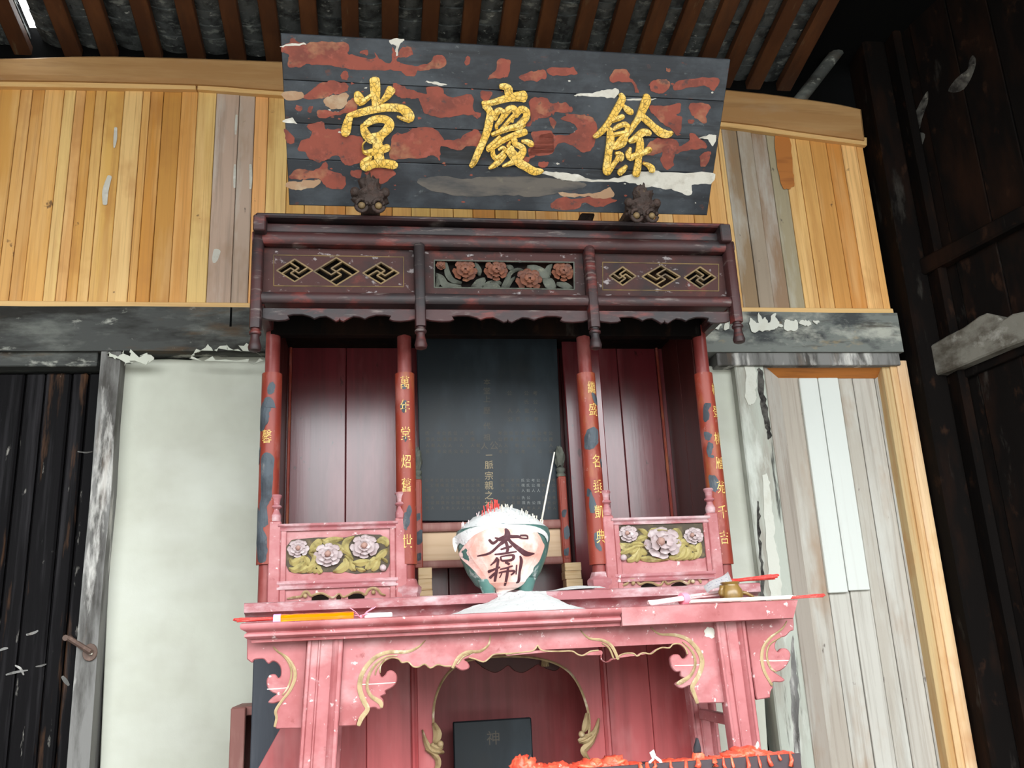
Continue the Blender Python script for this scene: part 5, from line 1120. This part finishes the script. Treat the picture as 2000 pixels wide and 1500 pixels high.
o = finish('small_writing', bm, TABLETDIM, TB); o['kind'] = 'stuff'
o = finish('pale_writing', bp, TABLETPALE, TB); o['kind'] = 'stuff'
# pine blocks that raise the stand
for side, (pa, pb, n) in enumerate(((816, 843, 3), (1104, 1136, 4))):
    xa_, xb_ = X(pa, 1130, YTB-.06), X(pb, 1130, YTB-.06); h = (1.500-LZ)/n
    for k in range(n):
        j = random.uniform(-.003, .003)
        wh = {3: ['bottom', 'middle', 'top'], 4: ['bottom', 'second from bottom', 'third from bottom', 'top']}[n][k]
        tag(box('wood_block', xa_+j, xb_+j, YTB-.075, YTB+.0, LZ+k*h+.0004, LZ+(k+1)*h-.0004, BLOCKWOOD, None, .002), f'pine block, {wh} of {"three" if n == 3 else "four"} under the {"left" if side == 0 else "right"} tablet foot', 'wood block', 'pine blocks under the tablet')

# ================================================================== INCENSE BURNER
JX, JY = X(983, 1080, -.57), -.575
JB = empty('incense_burner', (JX, JY, LZ), 'green glazed incense burner on three feet with a faded red paper', 'incense burner')
JP = [(.055, .020), (.085, .024), (.112, .042), (.140, .085), (.166, .145), (.179, .20), (.181, .222), (.176, .244), (.164, .250), (.155, .240), (.10, .20)]
def jr(z):
    for (r0, z0), (r1, z1) in zip(JP, JP[1:8]):
        if z0 <= z <= z1: return r0+(r1-r0)*(z-z0)/(z1-z0)
    return JP[7][0] if z > .2 else JP[0][0]
bm = bmesh.new(); add_lathe(bm, JX, JY, [(r, LZ+z) for r, z in JP], 40); finish('bowl', bm, TEAL, JB, smooth='auto')
for a in (-140, -40, 90):
    c_, s_ = math.cos(math.radians(a)), math.sin(math.radians(a)); bm = bmesh.new()
    q = Vector((JX+c_*.088, JY+s_*.088, LZ))
    add_tube(bm, [q+Vector((c_*.012, s_*.012, .062)), q+Vector((c_*.006, s_*.006, .03)), q+Vector((0, 0, .001))], .030, 10, [1.15, .95, .72]); finish('foot', bm, TEAL, JB, smooth='auto')
def onjar(u, v, h):
    z = v-LZ; r = jr(max(.021, min(.244, z)))+.0015+h; dx = max(-r*.99, min(r*.99, u-JX))
    return Vector((u, JY-math.sqrt(max(1e-6, r*r-dx*dx)), max(v, LZ+.006)))
JC = crop(880, 970, 7.5)
cvj = chain(JC, px_front(JY-.15))
pa = [(300,560),(420,470),(560,440),(700,430),(850,440),(1000,450),(1200,480),(1310,560),(1370,650),(1410,700),(1380,800),(1330,930),(1250,1020),(1230,1090),(1150,1190),(1100,1270),(1000,1330),(880,1370),(760,1400),(715,1370),(690,1310),(640,1325),(560,1280),(450,1150),(330,1010),(230,900),(165,790),(220,690)]
plate('red_paper', [catmull([cvj(*p) for p in pa], 3, True)], .0012, onjar, REDPAPER, JB, sub=9)
INKS = [[(790,490,40),(815,560,85),(790,640,75),(700,720,42),(570,830,36),(405,860,18)], [(825,625,45),(880,690,48),(1000,780,68),(1110,840,76),(1235,830,18)], [(560,640,34),(615,690,44),(685,635,32),(640,615,20)], [(700,640,55),(800,600,55),(900,600,48),(980,600,42),(1030,622,24),(1125,622,22)], [(1005,582,26),(1105,582,26),(1120,620,22)],
        [(800,685,46),(825,770,46),(812,835,38)], [(728,780,28),(800,760,34),(878,738,32)], [(645,850,22),(760,842,32),(955,812,18)], [(730,885,22),(740,930,28),(775,945,24)], [(735,882,22),(880,862,28),(918,880,46),(890,930,38),(760,942,28)],
        [(682,905,46),(650,950,34),(595,1000,18)], [(572,1090,46),(650,1060,32),(725,1032,28)], [(698,925,36),(682,1080,42),(670,1225,38)], [(682,1095,30),(645,1130,38),(600,1175,44)], [(735,1062,22),(830,1040,26),(908,1015,22)], [(805,962,36),(858,990,36)],
        [(718,1112,22),(790,1095,28),(860,1088,28),(938,1085,30),(930,1115,30),(898,1140,24)], [(845,1035,34),(838,1160,44),(822,1285,34)], [(970,1002,22),(970,1070,24),(972,1130,18)], [(1015,875,26),(1038,950,50),(1022,1100,38),(1022,1220,46),(990,1250,22)], [(760,1120,20),(735,1180,18)]]
for st in INKS:
    stroke('ink_stroke', st, cvj, onjar, .0010, INK, JB, .0014, .9, 4)
# ash heaped in the burner
def dome(dx, dy):
    r = math.hypot(dx, dy)/.170
    return .242+.080*max(0, 1-r**2.0)**.8*(1+.0)+.006*noise.noise(Vector((dx*40, dy*40, 2)))+.004*noise.noise(Vector((dx*110, dy*110, 5)))+.012*math.exp(-((dx-.01)**2)/.004)*max(0, 1-r)
bm = bmesh.new(); rings = []
for i in range(1, 15):
    r = .174*i/14; rings.append([bm.verts.new((JX+r*math.cos(2*math.pi*k/44), JY+r*math.sin(2*math.pi*k/44), LZ+(dome(r*math.cos(2*math.pi*k/44), r*math.sin(2*math.pi*k/44)) if i < 14 else .246))) for k in range(44)])
top = bm.verts.new((JX, JY, LZ+dome(0, 0)))
for k in range(44): bm.faces.new((top, rings[0][k], rings[0][(k+1) % 44]))
for r0, r1 in zip(rings, rings[1:]):
    for k in range(44): bm.faces.new((r0[k], r1[k], r1[(k+1) % 44], r0[(k+1) % 44]))
# ash spilling over the shoulder, front left
o = finish('incense_ash', bm, ASH, None, smooth=True); tag(o, 'white ash heaped in the green incense burner', 'ash', kind='stuff')
for k, (lp) in enumerate(([(70,560),(200,480),(330,440),(600,420),(900,420),(1250,440),(1450,520),(1465,640),(1400,560),(1250,520),(1100,560),(900,500),(600,470),(350,560),(230,680),(160,640),(110,760)],)):
    plate('ash_spill', [catmull([cvj(*p) for p in lp], 3, True)], .0016, onjar, ASH, JB, sub=8, h0=.0008)
proto = {}
def stub(px, mt, key, label, grp, dyr, hh):
    dx = (px-983)*3.43/1751*1.0; dy = random.uniform(*dyr)
    if dx*dx+dy*dy > .026: dy = 0
    if key not in proto:
        bm = bmesh.new(); add_tube(bm, [(0, 0, -.012), (.0, 0, .5*.03), (0, 0, .03)], .0018, 6); o = finish('incense_stub', bm, mt); proto[key] = o
    else:
        o = proto[key].copy(); C.objects.link(o)
    s = hh*random.uniform(.7, 1.3)
    o.scale = (1, 1, s); o.rotation_euler = (random.uniform(-.25, .25), random.uniform(-.25, .25), 0)
    o.location = (JX+dx, JY+dy, LZ+dome(dx, dy)-.008*s)
    tag(o, label, 'incense', grp)
for _ in range(24): stub(random.choice((random.uniform(938, 975), random.uniform(952, 976))), INCRED, 'r', 'short red incense stub standing in the ash of the green burner', 'red incense stubs in the burner', (-.09, .03), .85)
for _ in range(10): stub(random.uniform(900, 960), STICKPINK, 'p', 'short pink incense stub leaning in the ash of the green burner', 'pink incense stubs in the burner', (-.11, -.02), .5)
for _ in range(34): stub(random.uniform(975, 1062), CREAMPAPER, 'c', 'short pale incense stub standing in the ash of the green burner', 'pale incense stubs in the burner', (-.12, .0), .36)
a, b = at(1058, 1016, JY-.02), at(1083, 883, JY-.02)
tag(tube('incense_stick', [a, (a+b)/2, b], .0038, STICK, None, 8, [1, .95, .75]), 'tall pale incense stick leaning in the burner in front of the tablet', 'incense')

# ash heaped on the table edge and on the ledge
def ashz(x, y):
    n = .010*noise.noise(Vector((x*14, y*14, 3)))+.005*noise.noise(Vector((x*45, y*45, 7)))
    xc = X(1045, 1190, -.9)
    sg_ = .22 if x < xc else .13
    if y < -.785:
        t = max(0, (y+1.108)/.323)
        return 1.2885 + (.084+n)*math.exp(-((x-xc)/sg_)**2)*t**.8 + n*.25*t - .006*(1-math.exp(-((x-xc)/(sg_*1.5))**2))*1.5
    e = min(1, max(0, (x-X(860, 1160, -.78))/.12), max(0, (X(1212, 1150, -.78)-x)/.06))
    pr = max(0, math.sin(math.pi*min(1, max(0, (y+.79)/.28))))**.6
    return LZ + (.006+.016*math.exp(-((x-X(1140, 1150, -.70))/.09)**2)+n*.4)*e*pr - .0012
bm = bmesh.new(); NX, NY = 90, 46
gx0, gx1, gy0, gy1 = X(835, 1200, -1.1), X(1235, 1195, -1.1), -1.112, -.50
G = {}
for i in range(NX+1):
    for j in range(NY+1):
        x = gx0+(gx1-gx0)*i/NX; y = gy0+(gy1-gy0)*j/NY
        G[i, j] = bm.verts.new((x, y, ashz(x, y)))
for i in range(NX):
    for j in range(NY):
        q = [G[i, j], G[i+1, j], G[i+1, j+1], G[i, j+1]]
        base_ = 1.2895 if q[0].co.y < -.785 else LZ
        if q[0].co.y < -.785 <= q[2].co.y and max(q[0].co.z, q[1].co.z) < LZ-.012: continue
        if max(v.co.z for v in q) > base_+.0012: bm.faces.new(q)
for v in [v for v in bm.verts if not v.link_faces]: bm.verts.remove(v)
for v in bm.verts:
    base_ = 1.2905 if v.co.y < -.785 else LZ+.0005
    v.co.z = max(v.co.z, base_)
o = finish('spilled_ash', bm, ASH, None, smooth=True); tag(o, 'white ash spilled over the table and ledge in front of the burner', 'ash', kind='stuff')

# ================================================================== OFFERINGS ON THE LEFT END OF THE TABLE
def on_table(px, py, Y=-1.08): p = at(px, py, Y); return p
def sticks(parent, A, B, n, r, mt, spread, name='stick', seed=1):
    rnd = random.Random(seed)
    for k in range(n):
        da = Vector((rnd.uniform(-.004, .004), rnd.uniform(-spread, spread), rnd.uniform(0, spread*.7))); db = Vector((rnd.uniform(-.012, .012), rnd.uniform(-spread, spread), rnd.uniform(0, spread*.9)))
        tube(name, [A+da, (A+B+da+db)/2, B+db], r, mt, parent, 6)
YL = -1.075; zt0 = ZTT
xa_, xm_, xb_ = X(458, 1205, YL), X(543, 1203, YL), X(691, 1198, YL)
IP = empty('incense_packet', ((xa_+xb_)/2, YL, zt0), 'orange cellophane packet of red incense at the left table edge', 'incense packet')
sticks(IP, Vector((xm_+.02, YL, zt0+.006)), Vector((xa_+.006, YL, zt0+.006)), 11, .0028, INCRED, .011, 'incense_stick', 3)
bm = bmesh.new()
def puff(u, v, h): return Vector((u, v+.003*noise.noise(Vector((u*30, v*40, h*60))), h+.002*noise.noise(Vector((u*40, v*30, 3)))))
add_prism(bm, [(-.022, .0005), (.022, .0005), (.024, .010), (.018, .019), (0, .023), (-.018, .019), (-.024, .010)], [lambda a, b, k=k: puff(xm_+(xb_-xm_)*k/12, YL+a, zt0+b) for k in range(13)])
finish('cellophane_wrapper', bm, ORANGEFOIL, IP, smooth='auto')
bm = bmesh.new(); add_prism(bm, [(-.025, .0005), (.025, .0005), (.026, .010), (.019, .021), (0, .0245), (-.019, .021), (-.026, .010)], [lambda a, b, k=k: Vector((xm_-.012+.022*k, YL+a*(1+.05*(k % 2)), zt0+b)) for k in range(2)]); finish('rubber_band', bm, VIOLET, IP, smooth='auto')
def tuft(px, py, Y, label, seed, n=12, sc_=.03, z=None):
    rnd = random.Random(seed); p = at(px, py, Y); p.z = (z if z is not None else zt0)+.002
    bm = bmesh.new()
    for k in range(n):
        a = rnd.uniform(0, 6.28); l_ = rnd.uniform(.5, 1.2)*sc_; up_ = rnd.uniform(.1, .9)*sc_
        q = p+Vector((math.cos(a)*l_*1.2, math.sin(a)*l_*.6, up_*l_/sc_))
        add_tube(bm, [p, (p+q)/2+Vector((0, 0, .004)), q], .0014, 5)
    t = bmesh.new(); bmesh.ops.create_icosphere(t, subdivisions=2, radius=.006, matrix=Matrix.Translation(p+Vector((0, 0, .004)))); merge(bm, t)
    tag(finish('paper_string_knot', bm, PINKTUFT, None, smooth=True), label, 'string')
tuft(705, 1200, -1.06, 'pink string knot with loose ends at the end of the orange packet', 4, 13, .040)
tuft(640, 1190, -1.00, 'small pink string scrap behind the orange packet', 8, 8, .022)
x0, x1 = X(712, 1198, YL+.03), X(766, 1197, YL+.03)
o = box('paper_packet', x0, x1, YL+.01, YL+.07, zt0, zt0+.016, PAPER, None, .003); tag(o, 'small white paper packet beside the pink string knot', 'packet')

# ================================================================== OFFERINGS ON THE RIGHT END OF THE TABLE
YR = -1.03
A = at(1268, 1176, YR); A.z = zt0+.006; B = at(1405, 1152, YR+.10); B.z = zt0+.03
IB = empty('incense_bundle', ((A.x+B.x)/2, YR, zt0), 'tapered bundle of white incense with a pink band, pink at one end', 'incense bundle')
sticks(IB, A, A+(B-A)*.70, 16, .0042, STICKPINK, .016, 'incense_stick', 5)
sticks(IB, A+(B-A)*.55, B+Vector((.01, 0, 0)), 16, .0042, STICKPINK, .018, 'incense_stick', 6)
mid = A+(B-A)*.48+Vector((0, 0, .004)); d_ = (B-A).normalized()
bm = bmesh.new(); add_tube(bm, [mid-d_*.012, mid, mid+d_*.012], .021, 10, [1, 1.08, 1]); finish('paper_band', bm, PINKTUFT, IB, smooth='auto')
x0, x1, x2 = X(1405, 1172, -1.085), X(1548, 1164, -1.085), X(1604, 1163, -1.085)
LI = empty('long_incense_bundle', ((x0+x2)/2, -1.085, zt0), 'long cream incense bundle with red ends overhanging the right table end', 'incense bundle')
sticks(LI, Vector((x0-.10, -1.085, zt0+.005)), Vector((x1, -1.085, zt0+.005)), 9, .0034, INCWHITE, .010, 'incense_stick', 7)
sticks(LI, Vector((x1-.01, -1.085, zt0+.005)), Vector((x2, -1.085, zt0+.006)), 9, .0030, INCRED, .010, 'stick_end', 9)
# clay pot shaped like a squat bottle
c = at(1428, 1160, -1.02); px_m = 2.99/1751
PT = empty('clay_pot', (c.x, -1.02, zt0), 'squat ochre glazed clay pot with a curved handle beside the receipt', 'pot')
bm = bmesh.new(); add_lathe(bm, c.x, -1.02, [(.024, zt0+.0005), (.036, zt0+.008), (.040, zt0+.026), (.037, zt0+.044), (.029, zt0+.055), (.028, zt0+.061), (.033, zt0+.068), (.031, zt0+.070), (.024, zt0+.063)], 18); finish('pot_body', bm, BRONZE, PT, smooth='auto')
bm = bmesh.new(); add_tube(bm, [Vector((c.x-.030, -1.025, zt0+.022)), Vector((c.x-.043, -1.04, zt0+.036)), Vector((c.x-.040, -1.045, zt0+.058))], .010, 8, [1.2, 1, .7]); finish('pot_spout', bm, BRONZE, PT, smooth=True)
bm = bmesh.new(); add_tube(bm, [Vector((c.x+.036, -1.02, zt0+.034)), Vector((c.x+.055, -1.02, zt0+.030)), Vector((c.x+.074, -1.02, zt0+.020)), Vector((c.x+.086, -1.02, zt0+.008))], .006, 8, [1.2, 1, .9, .7]); finish('pot_handle', bm, BRONZE, PT, smooth=True)
# receipt leaning against the pot
P4 = [at(1374, 1146, -.93), at(1381, 1158, -1.0), at(1430, 1137, -1.0), at(1421, 1116, -.93)]
bm = bmesh.new()
NU, NV = 8, 5; g = []
for i in range(NU+1):
    g.append([])
    for j in range(NV+1):
        u, v = i/NU, j/NV
        p = (P4[0]*(1-u)+P4[3]*u)*(1-v)+(P4[1]*(1-u)+P4[2]*u)*v
        g[-1].append(bm.verts.new(p+Vector((0, .004*math.sin(u*5), .004*math.sin(u*6)))))
for i in range(NU):
    for j in range(NV): bm.faces.new((g[i][j], g[i+1][j], g[i+1][j+1], g[i][j+1]))
bmesh.ops.solidify(bm, geom=bm.faces[:], thickness=.0006)
rc = finish('receipt', bm, PAPER, None, smooth=True); tag(rc, 'white printed receipt leaning behind the ochre clay pot', 'paper')
rn = (P4[3]-P4[0]).cross(P4[1]-P4[0]).normalized(); rn = rn if rn.y < 0 else -rn
bm = bmesh.new()
for k in range(9):
    u = .12+.09*k
    for v0 in (.3, .62):
        if (k*7+int(v0*10)) % 4 == 0: continue
        def rp_(uu, vv): return (P4[0]*(1-uu)+P4[3]*uu)*(1-vv)+(P4[1]*(1-uu)+P4[2]*uu)*vv+Vector((0, .004*math.sin(uu*5), .004*math.sin(uu*6)))+rn*.0012
        q = [bm.verts.new(rp_(a, b)) for a, b in ((u, v0), (u+.05, v0), (u+.05, v0+.06), (u, v0+.06))]; bm.faces.new(q)
o = finish('printed_line', bm, PRINTGREY, rc); o['kind'] = 'stuff'
# red candle pack on the ledge end and a cream paper sheet
A = Vector((X(1440, 1146, -.80), -.735, LZ+.009)); B = Vector((X(1516, 1142, -.80), -.80, LZ+.012))
RP = empty('red_incense_pack', ((A.x+B.x)/2, -.76, LZ), 'bundle of bright red incense lying across the right end of the ledge', 'incense bundle')
sticks(RP, A, B, 16, .0042, INCRED, .015, 'incense_stick', 12)
bm = bmesh.new(); x0, x1 = X(1452, 1160, -.93), X(1540, 1160, -.93); NU = 12; g = []
for i in range(NU+1):
    u = i/NU; h = .004+.030*math.sin(u*math.pi)**2*(1-u*.5)
    g.append([bm.verts.new((x0+(x1-x0)*u, -1.0+.16*v, zt0+h*(.5+.5*v)+.001)) for v in (0, .5, 1)])
for i in range(NU):
    for j in range(2): bm.faces.new((g[i][j], g[i+1][j], g[i+1][j+1], g[i][j+1]))
bmesh.ops.solidify(bm, geom=bm.faces[:], thickness=.0008)
tag(finish('paper_sheet', bm, CREAMPAPER, None, smooth=True), 'curled cream paper sheet right of the ochre clay pot', 'paper')

# ================================================================== CANDLE RACK in front of the table
YK = -1.50
kx0, kx1 = X(1010, 1490, YK), X(1556, 1482, YK); kz = Z(1300, 1487, YK)
KR = empty('candle_rack', ((kx0+kx1)/2, YK+.05, 0), 'sooty iron candle rack crusted with red wax in front of the table', 'candle rack')
box('rack_tray', kx0, kx1, YK-.02, YK+.12, kz-.045, kz-.012, IRONDARK, KR, .003)
box('rack_rim', kx0, kx1, YK-.026, YK-.018, kz-.05, kz, IRONDARK, KR, .001)
for xx in (kx0+.02, kx1-.02):
    for yy in (YK, YK+.10): box('rack_leg', xx-.012, xx+.012, yy-.012, yy+.012, 0, kz-.045, IRONDARK, KR, .002)
rnd = random.Random(21)
heights = [(1018, 1478, 14), (1030, 1480, 16), (1045, 1492, 14), (1062, 1496, 12), (1085, 1492, 14), (1098, 1490, 12), (1118, 1496, 12), (1145, 1488, 18), (1160, 1484, 16), (1180, 1487, 14), (1198, 1478, 18), (1215, 1486, 12), (1240, 1492, 14), (1290, 1488, 12), (1315, 1490, 14), (1340, 1486, 16), (1385, 1482, 16), (1402, 1478, 10), (1420, 1480, 14), (1440, 1466, 22), (1458, 1460, 22), (1476, 1462, 20), (1490, 1468, 18), (1508, 1474, 16), (1526, 1476, 16), (1542, 1482, 12)]
for px, py, wpx in heights:
    p = at(px, py, YK+.01); r = wpx*2.5/1751
    bm = bmesh.new(); t = bmesh.new(); bmesh.ops.create_icosphere(t, subdivisions=3, radius=1)
    zlo = kz-.012; hgt = max(.012, p.z-zlo)
    for v in t.verts:
        n = v.co.normalized(); k = 1+.35*noise.noise(n*2.2+Vector((px, 0, 0)))+.15*noise.noise(n*6)
        v.co = Vector((p.x+n.x*r*k*1.25, YK+.03+n.y*.045*k, max(zlo-.0, zlo+(n.z*.5+.5)*hgt*k)))
    merge(bm, t); finish('wax_lump', bm, WAX, KR, smooth=True)
px = 1250
while px < 1556:
    p = at(px, 1490, YK-.03); L_ = rnd.uniform(.012, .05); rr = rnd.uniform(.003, .008)
    tube('wax_drip', [(p.x, YK-.024, kz+.004), (p.x+rnd.uniform(-.003, .003), YK-.030, kz-L_*.5), (p.x+rnd.uniform(-.004, .004), YK-.029, kz-L_)], rr, WAX, KR, 6, [.6, 1, 1.3])
    px += rnd.uniform(8, 38)
def candle(px, pyt, pyb, r, label, wick=1.0, wm=None):
    p = at(px, pyt, YK+.02); zb_ = kz-.006; zt_ = max(zb_+.02, p.z)
    o = empty('candle_stub', (p.x, YK+.02, zb_), label, 'candle')
    bm = bmesh.new(); add_lathe(bm, p.x, YK+.02, [(r*1.5, zb_), (r*1.15, zb_+(zt_-zb_)*.3), (r, zb_+(zt_-zb_)*.7), (r*.9, zt_), (r*.3, zt_-.003)], 12)
    for v in bm.verts: v.co += Vector((noise.noise(v.co*90), noise.noise(v.co*90+Vector((5, 0, 0))), 0))*r*.25
    finish('wax_body', bm, WAX, o, smooth='auto')
    if wick:
        bm = bmesh.new(); t = bmesh.new(); bmesh.ops.create_icosphere(t, subdivisions=2, radius=1)
        for v in t.verts:
            n = v.co.normalized(); k = 1+.3*noise.noise(n*3); k += .5*noise.noise(n*6+Vector((px, 0, 0))); v.co = Vector((p.x+n.x*.0085*k*wick*(1-.4*n.z)+.003*n.z, YK+.02+n.y*.008*k*wick, zt_+.014*wick+n.z*.022*k*wick))
        merge(bm, t); finish('burnt_wick', bm, wm or WICK, o, smooth=True)
candle(1363, 1473, 1490, .015, 'tallest red candle stub with a thick charred wick')
candle(1034, 1488, 1500, .012, 'low red candle stub at the left end of the rack', .5)
candle(1481, 1476, 1490, .008, 'thin red candle stub among the wax at the right end', .5, STICK)
pts = [at(1273, 1500, YK), at(1268, 1490, YK), at(1276, 1482, YK), at(1271, 1470, YK), at(1275, 1466, YK), at(1279, 1478, YK), at(1289, 1486, YK), at(1294, 1496, YK), at(1300, 1500, YK)]
tag(tube('paper_twist', pts, .0042, PAPER, None, 7, [1, 1, .9, .9, 1, 1, 1.1, 1, .8]), 'twisted white paper strip standing up from the candle wax', 'paper')
